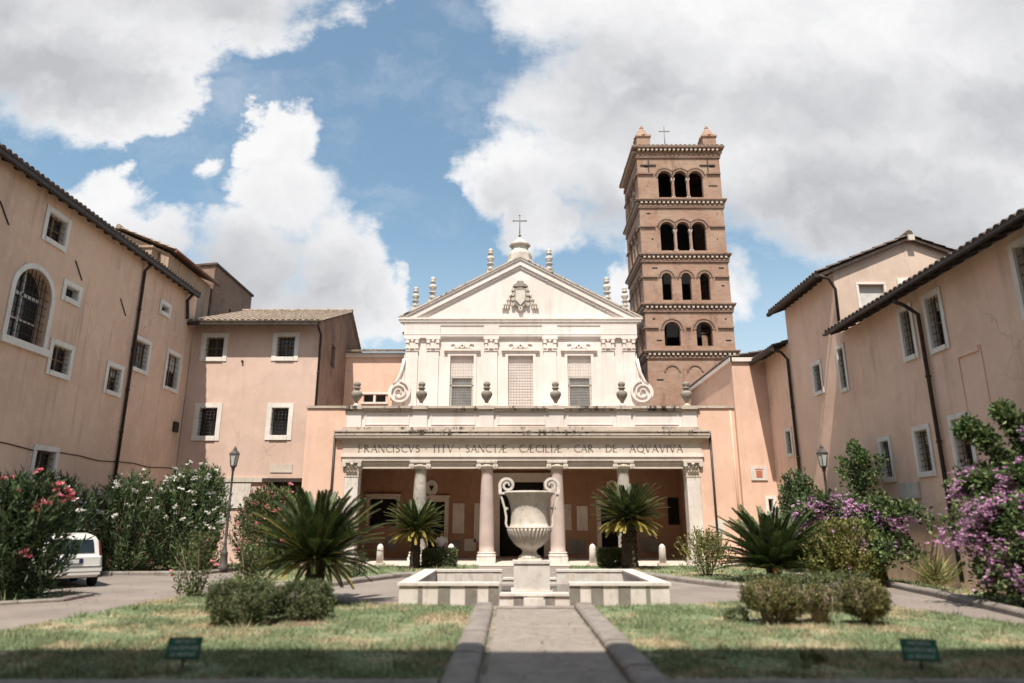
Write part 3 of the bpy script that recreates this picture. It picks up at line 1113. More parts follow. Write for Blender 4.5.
w = thing('brick_stub_tower', 'blocky dark brick tower stump with a small slit above the pale tiled roof', 'building', (-19, 39, 0))
mb = MB()
bx = FS((-16.95, 0, 0), (0, 1, 0), (1, 0, 0))
bx.wall(mb, 36.6, 42.2, 0, 15.95, [(39.0, 39.3, 13.3, 14.1)], .3)
mb.face([(-16.95, 36.6, 0), (-16.95, 36.6, 15.95), (-20.5, 36.6, 15.6), (-20.5, 36.6, 0)])
mb.face([(-16.95, 42.2, 0), (-16.95, 42.2, 15.95), (-20.5, 42.2, 15.6), (-20.5, 42.2, 0)])
mb.face([(-20.5, 36.6, 0), (-20.5, 42.2, 0), (-20.5, 42.2, 15.6), (-20.5, 36.6, 15.6)])
mb.build('wall', M['brick_dark'], w)
mb = MB()
mb.box(-17.4, -17.2, 38.9, 39.4, 13.2, 14.2)
mb.build('slit_opening', M['black'], w)
mb = MB()
mb.prism([(-16.85, 36.5, 15.95), (-20.6, 36.5, 15.6), (-20.6, 36.5, 15.72), (-16.85, 36.5, 16.07)], (0, 5.8, 0))
mb.build('roof', M['tile'], w)

# ---- aisle wall between the block and the church front
w = thing('church_aisle', 'low peach aisle wall with a small twin window, left of the church front', 'building', (-7.5, 36, 0))
fs = FS((0, 36.0, 0), (1, 0, 0), (0, -1, 0))
h1 = (-7.93, -7.40, 7.9, 8.32)
h2 = (-7.28, -6.75, 7.9, 8.32)
mb = MB()
fs.wall(mb, -9.1, -5.5, 0, 10.6, [h1, h2], .25)
mb.build('wall', M['pink'], w)
mb = MB()
fs.box(mb, -8.05, -6.62, 8.32, 8.42, .004, .06)
fs.box(mb, -8.05, -6.62, 7.80, 7.9, .004, .06)
fs.box(mb, -7.40, -7.28, 7.9, 8.32, -.1, .03)
wi = mb.build('window', M['surround'], w)
mb = MB()
fs.box(mb, -8.0, -6.68, 7.85, 8.4, -.27, -.25)
mb.build('pane', M['glass'], wi)
mb = MB()
fs.box(mb, -9.1, -5.6, 10.35, 10.6, .004, .10)
mb.build('cornice', M['cream_trim'], w)
mb = MB()
tiled(mb, (-9.1, 35.7, 10.62), (-5.6, 35.7, 10.62), (-9.1, 39.5, 11.6), (-5.6, 39.5, 11.6))
mb.build('roof', M['tile_pale'], w)

# ---- right wing, tall gabled block, low block and peach wall
XR = 11.3
w = thing('low_wing', 'salmon wing along the right with two rows of barred windows under a dark sloping eave', 'building', (XR, 14, 0))
fs = FS((XR, 0, 0), (0, 1, 0), (-1, 0, 0))
holes = []
for (u0, u1, v0, v1, kw) in [
    (12.9, 14.45, 5.95, 7.75, dict()), (17.02, 17.86, 6.0, 7.68, dict(blind=.25)), (18.38, 19.12, 6.08, 7.70, dict()),
    (16.72, 17.6, 2.85, 4.32, dict()), (18.42, 19.28, 2.85, 4.25, dict(pane='glass_pale', blind=.3)), (20.42, 21.15, 2.82, 4.17, dict()), (22.45, 23.08, 5.94, 7.58, dict()), (22.35, 22.95, 2.95, 4.1, dict())]:
    kw = dict(fw=.13, grille=(4, 7), sash='wood', depth=.22) | kw
    if u1 - u0 < .7:
        kw['fw'] = .12
    holes.append(window(w, fs, u0, u1, v0, v1, **kw))
mb = MB()
fs.wall(mb, -1, 23.25, -.1, 7.95, holes, .25)
mb.face([(XR, -1, -.1), (XR + 8, -1, -.1), (XR + 8, -1, 10.3), (XR, -1, 7.95)])
mb.build('wall', M['stucco_right'], w)
mb = MB()
fs.box(mb, 15.98, 16.78, 5.66, 5.80, .004, .045)
fs.box(mb, 15.93, 15.98, 3.9, 5.80, .004, .02)
fs.box(mb, 16.78, 16.83, 3.9, 5.80, .004, .02)
mb.build('blocked_window', M['stucco_right'], w)
mb = MB()
fs.box(mb, 19.3, 20.3, 2.3, 2.75, .004, .06)
mb.build('plaque', M['travertine'], w)
mb = MB()
tiled(mb, (XR - .62, -1.2, 7.90), (XR - .62, 22.45, 7.90), (XR + 7, -1.2, 10.7), (XR + 7, 22.45, 10.7), .24, .55)
mb.build('roof', M['tile'], w)
mb = MB()
mb.box(XR - .72, XR - .60, -1.2, 22.42, 7.79, 7.85)
mb.build('gutter', M['gutter'], w)
mb = MB()
rafters(mb, (XR - .56, -1, 7.92), (XR - .56, 22.4, 7.92), (1, 0, 0), .2, .6, 46)
mb.build('rafter_ends', M['dark_wood'], w)
pipe(w, [(XR - .66, 18.1, 7.6), (XR - .4, 18.1, 7.5), (XR - .1, 18.0, 7.2), (XR - .1, 17.95, .2)], .055)

w = thing('gabled_house', 'taller gabled house with a shuttered attic window above the salmon wing', 'building', (14, 24.8, 0))
fs = FS((XR, 0, 0), (0, 1, 0), (-1, 0, 0))
holes = [window(w, fs, 24.3, 25.1, 6.2, 7.45, fw=.12, grille=(4, 6), depth=.22)]
mb = MB()
fs.wall(mb, 23.25, 27.0, -.1, 10.35, holes, .25)
fs.wall(mb, 22.6, 23.25, 7.95, 10.35, [], .25)
mb.build('side_wall', M['stucco_right'], w)
mb = MB()
fg = FS((0, 22.6, 0), (1, 0, 0), (0, -1, 0))
gh = (12.12, 13.0, 8.92, 9.72)
fg.wall(mb, XR, 17.3, 7.9, 10.3, [gh], .2)
mb.face([fg.P(XR, 10.3), fg.P(17.3, 10.3), fg.P(14.1, 11.45)])
mb.box(17.28, 17.3, 22.6, 27.0, 0, 10.3)
fb = FS((0, 27.0, 0), (1, 0, 0), (0, 1, 0))
fb.wall(mb, XR, 17.3, 0, 10.3, [], .2)
mb.face([fb.P(XR, 10.3), fb.P(17.3, 10.3), fb.P(14.1, 11.45)])
mb.build('wall', M['stucco_tall'], w)
mb = MB()
fg.box(mb, 12.06, 13.06, 9.72, 9.8, .004, .05)
fg.box(mb, 12.04, 12.12, 8.86, 9.8, .003, .04)
fg.box(mb, 13.0, 13.08, 8.86, 9.8, .003, .04)
gw = mb.build('window', M['surround'], w)
mb = MB()
fg.box(mb, 12.1, 13.02, 8.9, 9.74, -.14, -.10)
mb.build('shutter', M['curtain'], gw)
mb = MB()
fg.box(mb, 13.5, 13.95, 9.55, 9.95, .004, .05)
mb.build('vent', M['surround'], w)
mb = MB()
tiled(mb, (XR - .62, 22.40, 10.12), (XR - .62, 27.15, 10.12), (14.1, 22.40, 11.52), (14.1, 27.15, 11.52))
tiled(mb, (17.7, 22.40, 10.12), (17.7, 27.15, 10.12), (14.1, 22.40, 11.52), (14.1, 27.15, 11.52))
ridge(mb, (14.1, 22.40, 11.58), (14.1, 27.15, 11.58))
mb.build('roof', M['tile'], w)
mb = MB()
for sx, ex in ((XR - .58, 14.1), (17.66, 14.1)):
    mb.prism([(sx, 22.43, 9.94), (ex, 22.43, 11.36), (ex, 22.43, 11.48), (sx, 22.43, 10.08)], (0, .07, 0))
mb.box(XR - .74, XR - .60, 22.40, 27.1, 9.92, 10.05)
rafters(mb, (XR - .56, 22.45, 10.12), (XR - .56, 27.1, 10.12), (1, 0, 0), .22, .6, 11)
mb.build('gutter', M['dark_wood'], w)
mb = MB()
mb.box(14.0, 14.22, 22.33, 22.41, 11.3, 11.5)
mb.build('ridge_cap', M['travertine'], w)
pipe(w, [(XR - .66, 22.3, 9.95), (XR - .3, 22.35, 9.85), (XR - .06, 22.45, 9.5), (XR - .06, 22.5, 8.1)], .05)

w = thing('rear_house', 'low house with a drainpipe between the gabled house and the peach end wall', 'building', (13, 28.3, 0))
fs = FS((XR, 0, 0), (0, 1, 0), (-1, 0, 0))
holes = [window(w, fs, 27.55, 28.3, 4.25, 5.42, fw=.12, grille=(3, 5), depth=.2), window(w, fs, 27.65, 28.7, 1.9, 3.35, fw=.16, sash='white_wood', depth=.2, blind=.2)]
mb = MB()
fs.wall(mb, 27.0, 29.72, -.1, 8.75, holes, .25)
mb.build('wall', M['stucco_right'], w)
mb = MB()
tiled(mb, (XR - .6, 27.05, 8.66), (XR - .6, 29.75, 8.66), (XR + 4, 27.05, 10.2), (XR + 4, 29.75, 10.2))
mb.build('roof', M['tile'], w)
mb = MB()
mb.box(XR - .72, XR - .58, 27.05, 29.66, 8.46, 8.60)
rafters(mb, (XR - .55, 27.1, 8.68), (XR - .55, 29.6, 8.68), (1, 0, 0), .2, .55, 6)
mb.build('gutter', M['dark_wood'], w)
pipe(w, [(XR - .6, 27.15, 8.5), (XR - .3, 27.1, 8.42), (XR - .08, 27.05, 8.1), (XR - .08, 27.05, .2)], .06)
mb = MB()
fs.box(mb, 29.2, 29.5, 1.4, 2.3, .004, .05)
mb.build('meter_box', M['surround'], w)

w = thing('peach_end_house', 'narrow sunlit peach end wall with a framed terracotta plaque, right of the portico', 'building', (10.6, 29.7, 0))
fs = FS((0, 29.7, 0), (1, 0, 0), (0, -1, 0))
hh = window(w, fs, 10.72, 11.2, 1.98, 2.78, fw=.13, sash=None, depth=.2)
mb = MB()
fs.wall(mb, 9.80, XR - .002, -.1, 8.7, [hh], .25)
f2 = FS((9.80, 0, 0), (0, 1, 0), (-1, 0, 0))
f2.wall(mb, 29.7, 37.0, -.1, 8.7, [], .2)
mb.face([(9.8, 37, 0), (14, 37, 0), (14, 37, 8.7), (9.8, 37, 8.7)])
mb.build('wall', M['pink'], w)
mb = MB()
fs.box(mb, 9.72, 11.3, 8.62, 8.80, .0, .10)
f2.box(mb, 29.6, 37.0, 8.62, 8.80, .0, .10)
mb.build('cornice', M['cream_trim'], w)
mb = MB()
tiled(mb, (9.7, 29.62, 8.82), (9.7, 37, 8.82), (12.5, 29.62, 9.3), (12.5, 37, 9.3))
mb.build('roof', M['tile'], w)
mb = MB()
fs.box(mb, 10.22, 10.92, 3.42, 4.0, .004, .05)
pq = mb.build('plaque', M['marble'], w)
mb = MB()
fs.box(mb, 10.44, 10.70, 3.55, 3.82, .05, .065)
fs.box(mb, 10.40, 10.74, 3.86, 3.90, .05, .058)
mb.build('emblem', M['terracotta'], pq)

# ---- entrance building behind the viewer: it throws the shade over the front of the lawns
w = thing('entrance_building', 'tall plain entrance building closing the court opposite the church', 'building', (-2, -3, 0))
fs = FS((0, -1.0, 0), (1, 0, 0), (0, 1, 0))
mb = MB()
fs.wall(mb, -16, 13, -.1, 19.4, [(-1.6, 2.4, -.05, 5.2, 'arch')], .8)
mb.build('wall', M['stucco_right'], w)
mb = MB()
fs.box(mb, -1.7, 2.5, -.05, 5.3, -.85, -.80)
mb.build('door', M['dark_wood'], w)
mb = MB()
mb.box(-16, 13, -6, -.7, 19.4, 19.8)
mb.build('roof', M['tile'], w)

# ------------------------------------------------------------------ the church
AX = .45                                   # axis of church and fountain

# ---- portico
PY = 29.85
w = thing('church_portico', 'cream colonnaded church portico with a carved Latin inscription and brown inner wall', 'portico', (AX, PY, 0))
w.scale = (1, 1, 1.022)        # storey heights read off the photograph
fs = FS((AX, PY, 0), (1, 0, 0), (0, -1, 0))       # u measured from the axis


def add(name, m, fn, parent=w):
    b = MB()
    fn(b)
    return b.build(name, M[m], parent)


HW = 7.85
# floor step, ceiling, back wall
add('floor', 'travertine', lambda b: (b.box(AX - 9.3, AX + 9.3, 29.45, 34.6, -.05, .03), b.box(AX - 9.2, AX + 9.2, 29.1, 29.45, -.05, .01)))
BW = FS((AX, 34.5, 0), (1, 0, 0), (0, -1, 0))
doors = [(-1.05, 1.45 - .35, .1, 3.55), (-4.55, -3.75, .1, 2.62), (3.9, 4.8, .1, 2.4), (-7.45, -6.1, 1.5, 2.75)]
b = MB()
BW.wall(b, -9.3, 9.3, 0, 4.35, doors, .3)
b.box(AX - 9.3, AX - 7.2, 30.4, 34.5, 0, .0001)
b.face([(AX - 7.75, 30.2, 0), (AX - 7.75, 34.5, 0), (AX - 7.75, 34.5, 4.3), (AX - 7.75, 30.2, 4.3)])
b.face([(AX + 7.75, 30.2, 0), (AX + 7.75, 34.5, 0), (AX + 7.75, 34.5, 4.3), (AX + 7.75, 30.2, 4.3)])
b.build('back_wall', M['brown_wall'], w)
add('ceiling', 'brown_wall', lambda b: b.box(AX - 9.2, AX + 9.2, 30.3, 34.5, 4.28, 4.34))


def door(u0, u1, v0, v1, fw, name='door', m='black'):
    b = MB()
    BW.box(b, u0 - fw, u0, v0, v1 + fw, .004, .09)
    BW.box(b, u1, u1 + fw, v0, v1 + fw, .004, .09)
    BW.box(b, u0, u1, v1, v1 + fw, .004, .09)
    BW.box(b, u0 - fw - .06, u1 + fw + .06, v1 + fw, v1 + fw + .09, .004, .16)
    d = b.build(name, M['frieze'], w)
    b = MB()
    BW.box(b, u0 - .05, u1 + .05, v0 - .05, v1 + .05, -.32, -.30)
    b.build('opening', M[m], d)
    return d


door(*doors[0], .34)
door(*doors[1], .2)
door(*doors[2], .22)
door(*doors[3], .14, 'window')
for (u0, u1, v0, v1, m) in [(-3.35, -2.78, 1.15, 2.55, 'travertine'), (-2.3, -1.75, .75, 2.55, 'travertine'), (2.1, 2.45, 1.3, 2.5, 'travertine'), (2.72, 3.25, 1.28, 2.42, 'marble'), (2.2, 3.1, .22, .88, 'grey_marble'),
                            (-3.35, -2.95, .3, .85, 'grey_marble'), (-2.75, -2.2, .35, .9, 'travertine'), (5.75, 6.6, .95, 1.6, 'grey_marble'), (5.75, 6.7, .3, .88, 'grey_marble'), (-6.6, -6.0, .4, 1.0, 'grey_marble')]:
    b = MB()
    BW.box(b, u0, u1, v0, v1, .004, .05)
    b.build('plaque', M[m], w)
b = MB()
BW.box(b, 7.2, 7.72, 1.55, 2.8, .004, .06)
b.build('notice_board', M['black'], w)
for u in (-4.42, 4.5):
    b = MB()
    n = 24
    ell = [(u + .30 * math.cos(2 * PI * k / n), 3.27 + .38 * math.sin(2 * PI * k / n)) for k in range(n)]
    BW.prism(b, ell, .004, .08)
    ov = b.build('medallion', M['marble'], w)
    b = MB()
    ell = [(u + .2 * math.cos(2 * PI * k / n), 3.27 + .27 * math.sin(2 * PI * k / n)) for k in range(n)]
    BW.prism(b, ell, .08, .09)
    b.build('medallion_field', M['travertine' if u < 0 else 'brown_wall'], ov)
    if u < 0:
        b = MB()
        BW.prism(b, [(u - .1, 3.3), (u, 3.12), (u + .1, 3.3), (u + .1, 3.38), (u - .1, 3.38)], .09, .10)
        b.build('emblem', M['black'], ov)


# columns
def round_column(x, shaft_m):
    b = MB()
    prof = []
    for k in range(15):
        t = k / 14
        r = .315 - .07 * t ** 1.4 + .012 * math.sin(PI * t)
        prof.append((r, .50 + 3.29 * t))
    prof = [(.365, .44), (.365, .475)] + prof + [(.285, 3.80), (.285, 3.84)]
    b.lathe(prof, x, PY + .35, 0, 28)
    c = b.build('column', M[shaft_m], w)
    b = MB()
    b.box(x - .39, x + .39, PY - .05, PY + .75, -.06, .27)
    b.lathe([(.37, .27), (.405, .28), (.415, .32), (.405, .36), (.375, .38), (.365, .40), (.375, .42), (.395, .43), (.39, .45), (.37, .46)], x, PY + .35, 0, 28)
    b.build('base', M['marble'], c)
    b = MB()
    b.lathe([(.30, 3.84), (.36, 3.90), (.38, 3.96), (.34, 4.02), (.34, 4.06)], x, PY + .35, 0, 24)
    for sx in (-1, 1):
        for sy in (-1, 1):
            cx, cy = x + sx * .36, PY + .35 + sy * .30
            b.tube([(cx, cy - .05, 3.96), (cx, cy + .05, 3.96)], .115, 14)
            b.tube([(cx, cy - .07, 3.96), (cx, cy + .07, 3.96)], .05, 10)
        b.tube([(x + sx * .36, PY + .05, 3.96), (x + sx * .34, PY + .65, 3.96)], [.1, .1], 10)
    b.box(x - .40, x + .40, PY + .02, PY + .68, 4.04, 4.09)
    b.box(x - .44, x + .44, PY - .02, PY + .72, 4.09, 4.18)
    for k in range(7):
        a = -PI / 2 + (k - 3) * .3
        b.lathe([(.02, -.05), (.045, -.02), (.045, .03), (.01, .06)], x + .36 * math.cos(a), PY + .35 + .36 * math.sin(a), 3.95, 8)
    b.build('capital', M['travertine'], c)
    return c


round_column(AX - 4.43, 'mottled')
round_column(AX - 1.53, 'pink_granite')
round_column(AX + 1.50, 'pink_granite')
round_column(AX + 4.38, 'mottled')


def pier(x):
    b = MB()
    b.box(x - .29, x + .29, PY + .05, PY + .62, .34, 3.52)
    c = b.build('pier', M['marble'], w)
    b = MB()
    b.box(x - .40, x + .40, PY - .05, PY + .72, -.06, .2)
    b.box(x - .35, x + .35, PY, PY + .67, .2, .30)
    b.box(x - .32, x + .32, PY + .02, PY + .65, .30, .34)
    b.build('base', M['marble'], c)
    b = MB()
    b.prism([(x - .28, PY + .06, 3.52), (x + .28, PY + .06, 3.52), (x + .36, PY + .06, 4.08), (x - .36, PY + .06, 4.08)], (0, .55, 0))
    b.box(x - .31, x + .31, PY + .03, PY + .64, 3.50, 3.56)
    b.box(x - .42, x + .42, PY - .06, PY + .72, 4.08, 4.18)
    for row, (z, n, s_) in enumerate(((3.56, 4, .13), (3.74, 3, .15))):
        for k in range(n):
            cx = x - .24 + .48 * (k + .5) / n
            prof = [(cx - s_ / 2, PY + .06, z), (cx + s_ / 2, PY + .06, z), (cx + s_ / 2.4, PY - .01, z + .14), (cx, PY - .10, z + .20), (cx - s_ / 2.4, PY - .01, z + .14)]
            b.prism(prof, (0, .06, .02))
    for sx in (-1, 1):
        b.tube([(x + sx * .33, PY - .08, 4.0), (x + sx * .33, PY + .02, 4.0)], .085, 12)
    b.lathe([(.03, 3.95), (.08, 4.0), (.08, 4.06), (.02, 4.1)], x, PY - .02, 0, 8)
    b.build('capital', M['travertine'], c)


pier(AX - 7.36)
pier(AX + 7.36)
# entablature: soffit beam, architrave, frieze, cornice
EW = 7.82
add('inner_beam', 'frieze', lambda b: (b.box(AX - EW + .1, AX + EW - .1, PY + .16, PY + .52, 3.86, 4.18), b.box(AX - EW + .1, AX + EW - .1, PY + .12, PY + .58, 4.02, 4.17)))
add('architrave', 'cream_trim', lambda b: (b.box(AX - EW, AX + EW, PY + .02, PY + .60, 4.18, 4.33), b.box(AX - EW - .05, AX + EW + .05, PY - .04, PY + .60, 4.33, 4.45)))
add('frieze', 'frieze', lambda b: b.box(AX - EW + .02, AX + EW - .02, PY + .03, PY + .60, 4.45, 4.93))
corn = add('cornice', 'frieze', lambda b: [b.box(AX - EW - o, AX + EW + o, PY - d, PY + .62, z0, z1) for o, d, z0, z1 in
           ((.04, .02, 4.93, 5.0), (.10, .06, 5.0, 5.08), (.26, .17, 5.08, 5.13), (.30, .20, 5.13, 5.22))])
add('cornice_top', 'coping', lambda b: [b.box(AX - EW - o, AX + EW + o, PY - d, PY + .62, z0, z1) for o, d, z0, z1 in
    ((.33, .23, 5.22, 5.29), (.36, .26, 5.37, 5.42), (.30, .22, 5.42, 5.46), (.05, .05, 5.46, 5.60))])
add('cyma', 'crust', lambda b: b.box(AX - EW - .31, AX + EW + .31, PY - .21, PY + .62, 5.29, 5.37))
# parapet with panels and dies under the urns
PIERS = [-7.40, -4.5, -1.58, 1.50, 4.47, 7.36]


def parapet(b):
    b.box(AX - 7.72, AX + 7.72, PY + .10, PY + .50, 5.60, 6.30)
    for u in PIERS:
        b.box(AX + u - .32, AX + u + .32, PY + .02, PY + .55, 5.603, 6.298)
    for k in range(5):
        u0, u1 = PIERS[k] + .48, PIERS[k + 1] - .48
        for (a, c, d, e) in ((u0, u1, 5.70, 5.74), (u0, u1, 6.18, 6.22), (u0, u0 + .04, 5.74, 6.18), (u1 - .04, u1, 5.74, 6.18)):
            b.box(AX + a, AX + c, PY + .07, PY + .12, d, e)


add('parapet', 'cream', parapet)
add('parapet_coping', 'coping', lambda b: (b.box(AX - 7.78, AX + 7.78, PY - .02, PY + .58, 6.30, 6.40), b.box(AX - 7.82, AX + 7.82, PY - .08, PY + .62, 6.40, 6.50),
                                          [b.box(AX + u - .36, AX + u + .36, PY - .12, PY + .66, 6.36, 6.505) for u in PIERS]))
add('terrace_roof', 'coping', lambda b: b.box(AX - 9.2, AX + 9.3, PY + .6, 35.0, 5.9, 6.2))
# flanks


def flank(s):
    b = MB()
    x0, x1 = (AX - 9.48, AX - 7.66) if s < 0 else (AX + 7.66, 9.798)
    b.box(x0, x1, PY + .06, PY + .7, -.1, 6.42)
    f_ = b.build('flank_wall', M['pink'], w)
    b = MB()
    b.box(x0 - .05, x1 - (.0 if s > 0 else 0), PY, PY + .76, 6.42, 6.52)
    b.build('flank_coping', M['coping'], f_)
    b = MB()
    x = AX - 8.18 if s < 0 else AX + 8.2
    b.tube([(x, PY + .0, 5.35), (x, PY + .0, .2)], .05, 8)
    b.build('drainpipe', M['gutter'], f_)


flank(-1)
flank(1)
b = MB()
b.tube([(9.62, PY + .02, 6.3), (9.64, PY + .02, .2)], .045, 8)
b.build('drainpipe', M['pink'], w)
b = MB()
b.box(8.55, 9.0, PY + .03, PY + .06, 1.0, 1.75)
b.build('plaque', M['marble'], w)

# inscription: Roman capitals with thick and thin strokes and serifs
GLY = {
    'F': (.55, [((0, 0), (0, 1), 2), ((0, 1), (.5, 1), 1), ((0, .53), (.4, .53), 1)]),
    'R': (.68, [((0, 0), (0, 1), 2), ('arc', .0, .75, .45, .25, -90, 90, 1.6), ((.15, .5), (.62, 0), 2)]),
    'A': (.75, [((0, 0), (.36, 1), 1), ((.36, 1), (.74, 0), 2), ((.14, .36), (.58, .36), 1)]),
    'N': (.75, [((0, 0), (0, 1), 1), ((0, 1), (.72, 0), 2), ((.72, 0), (.72, 1), 1)]),
    'C': (.72, [('arc', .5, .5, .48, .5, 50, 310, 1.6)]),
    'I': (.12, [((0.03, 0), (0.03, 1), 2)]),
    'S': (.52, [('arc', .25, .75, .22, .25, 30, 270, 1.5), ('arc', .25, .25, .25, .25, -150, 90, 1.7)]),
    'V': (.75, [((0, 1), (.36, 0), 2), ((.36, 0), (.74, 1), 1)]),
    'T': (.62, [((.3, 0), (.3, 1), 2), ((0, 1), (.62, 1), 1)]),
    'D': (.75, [((0, 0), (0, 1), 2), ('arc', .12, .5, .6, .5, -90, 90, 1.6)]),
    'E': (.52, [((0, 0), (0, 1), 2), ((0, 1), (.48, 1), 1), ((0, .53), (.4, .53), 1), ((0, 0), (.5, 0), 1)]),
    'L': (.52, [((0, 0), (0, 1), 2), ((0, 0), (.5, 0), 1)]),
    'Q': (.85, [('arc', .45, .5, .45, .5, 0, 360, 1.5), ((.5, .1), (1.05, -.22), 1.3)]),
    'Æ': (1.05, [((0, 0), (.5, 1), 1), ((.55, 0), (.55, 1), 2), ((.5, 1), (1.03, 1), 1), ((.2, .4), (.55, .4), 1), ((.55, .53), (.92, .53), 1), ((.55, 0), (1.05, 0), 1)]),
    '·': (.12, [((.02, .42), (.10, .58), 2.2)]),
    ' ': (.30, []),
}


def inscription(text, u0, u1, v0, hgt, fs, d0, d1):
    adv = [GLY[c][0] + .26 for c in text]
    tot = sum(adv) - .26
    sx = (u1 - u0) / (tot * hgt)
    b = MB()
    st = .055 * hgt
    pen = 0

    def stroke(p, q, k):
        a = Vector((u0 + (pen + p[0]) * hgt * sx, v0 + p[1] * hgt))
        c = Vector((u0 + (pen + q[0]) * hgt * sx, v0 + q[1] * hgt))
        t = (c - a)
        if t.length < 1e-6:
            return
        t.normalize()
        n = Vector((-t.y, t.x)) * st * k * .62
        fs.prism(b, [tuple(a - n), tuple(c - n), tuple(c + n), tuple(a + n)], d0, d1)

    for ch, ad in zip(text, adv):
        for s_ in GLY[ch][1]:
            if s_[0] == 'arc':
                _, cx, cy, rx, ry, a0, a1, k = s_
                pts = [(cx + rx * math.cos(R(a0 + (a1 - a0) * i / 12)), cy + ry * math.sin(R(a0 + (a1 - a0) * i / 12))) for i in range(13)]
                for i in range(12):
                    stroke(pts[i], pts[i + 1], k)
            else:
                stroke(*s_)
                for e in s_[:2]:
                    if ch != '·' and e[1] in (0, 1) and abs(s_[0][1] - s_[1][1]) > .5:
                        stroke((e[0] - .11, e[1]), (e[0] + .11, e[1]), .8)
        pen += ad
    return b


b = inscription('FRANCISCVS · TITV · SANCTÆ · CÆCILIÆ · CAR · DE · AQVAVIVA', -7.10, 6.96, 4.53, .30, FS((AX, PY + .03, 0), (1, 0, 0), (0, -1, 0)), .001, .006)
b.build('inscription', M['ink'], w)

# ---- urns on the parapet
URN_LABELS = ['grey stone urn on the parapet above the left corner pier', 'grey stone urn on the parapet above the left mottled column', 'grey stone urn on the parapet above the left pink column',
              'grey stone urn on the parapet above the right pink column', 'grey stone urn on the parapet above the right mottled column', 'grey stone urn on the parapet above the right corner pier']
urn0 = None
for u, lab in zip(PIERS, URN_LABELS):
    if urn0 is None:
        urn0 = thing('stone_urn', lab, 'urn', (0, 0, 0), 'urns on the portico parapet')
        b = MB()
        b.lathe([(.07, .16), (.08, .24), (.12, .32), (.20, .44), (.238, .55), (.238, .63), (.215, .69), (.15, .72)], 0, 0, 0, 28, mod=lambda j, a: 1 + (.05 * math.cos(a * 14) if 2 <= j <= 5 else 0))
        b.build('bowl', M['stone_urn'], urn0)
        b = MB()
        b.box(-.18, .18, -.18, .18, 0, .06)
        b.lathe([(.16, .06), (.15, .09), (.09, .13), (.07, .17)], 0, 0, 0, 20)
        b.build('foot', M['travertine'], urn0)
        b = MB()
        b.lathe([(.155, .71), (.11, .76), (.10, .80), (.165, .84), (.165, .88), (.10, .92), (.15, .98), (.165, 1.05), (.12, 1.13), (.03, 1.18)], 0, 0, 0, 20)
        b.build('lid', M['stone_urn'], urn0)
        o = urn0
    else:
        o = copy_tree(urn0)
        o['label'] = lab
    o.location = (AX + u, PY + .30, 6.503 * 1.022)
    o.rotation_euler = (0, 0, rnd.uniform(0, 1))

# ---- church front
CY = 35.0
w = thing('church_facade', 'cream baroque church front with pediment, coat of arms, scrolls and three tall windows', 'church', (AX, CY, 0))
fs = FS((AX, CY, 0), (1, 0, 0), (0, -1, 0))
WW = 6.08
wins = [(-3.70, -2.46, 7.3, 10.2), (-.66, .66, 7.3, 10.2), (2.46, 3.70, 7.3, 10.2)]
b = MB()
fs.wall(b, -WW, WW, 5, 12.2, wins, .16)
b.face([fs.P(-WW - .2, 12.2, -.003), fs.P(WW + .2, 12.2, -.003), fs.P(0, 15.35, -.003)])
b.face([(AX - WW, CY, 5), (AX - WW, 60, 5), (AX - WW, 60, 11.6), (AX - WW, CY, 11.6)])
b.face([(AX + WW, CY, 5), (AX + WW, 60, 5), (AX + WW, 60, 11.6), (AX + WW, CY, 11.6)])
b.build('wall', M['cream'], w)
add('nave_roof', 'tile', lambda b: (tiled(b, (AX - WW - .3, 35.6, 11.6), (AX - WW - .3, 60, 11.6), (AX, 35.6, 14.8), (AX, 60, 14.8), .3, .8), tiled(b, (AX + WW + .3, 35.6, 11.6), (AX + WW + .3, 60, 11.6), (AX, 35.6, 14.8), (AX, 60, 14.8), .3, .8)), w)
add('back_board', 'cream', lambda b: b.prism([(AX - WW - .2, CY + .05, 12.0), (AX + WW + .2, CY + .05, 12.0), (AX, CY + .05, 15.3)], (0, .6, 0)), w)
# pilasters and their caps
for u, pw in ((-5.72, .62), (-4.62, .62), (-1.55, .66), (1.55, .66), (4.62, .62), (5.72, .62)):
    b = MB()
    fs.box(b, u - pw / 2, u + pw / 2, 6.2, 10.48, .002, .09)
    p_ = b.build('pilaster', M['cream'], w)
    b = MB()
    fs.box(b, u - pw / 2 - .03, u + pw / 2 + .03, 10.44, 10.52, .002, .13)
    fs.prism(b, [(u - pw / 2, 10.52), (u + pw / 2, 10.52), (u + pw / 2 + .05, 11.05), (u - pw / 2 - .05, 11.05)], .002, .11)
    fs.box(b, u - pw / 2 - .08, u + pw / 2 + .08, 11.05, 11.14, .002, .20)
    for sx in (-1, 1):
        c = u + sx * pw * .40
        b.tube([fs.P(c, 10.94, .10), fs.P(c, 10.94, .20)], .10, 12)
        fs.prism(b, [(c - .1, 10.56), (c + .1, 10.56), (c + .06, 10.78), (c - .06, 10.78)], .11, .17)
    fs.prism(b, [(u - .12, 10.56), (u + .12, 10.56), (u + .09, 10.8), (u, 10.9), (u - .09, 10.8)], .11, .19)
    b.tube([fs.P(u, 11.0, .1), fs.P(u, 11.0, .2)], .07, 10)
    b.build('capital', M['cream_trim'], p_)
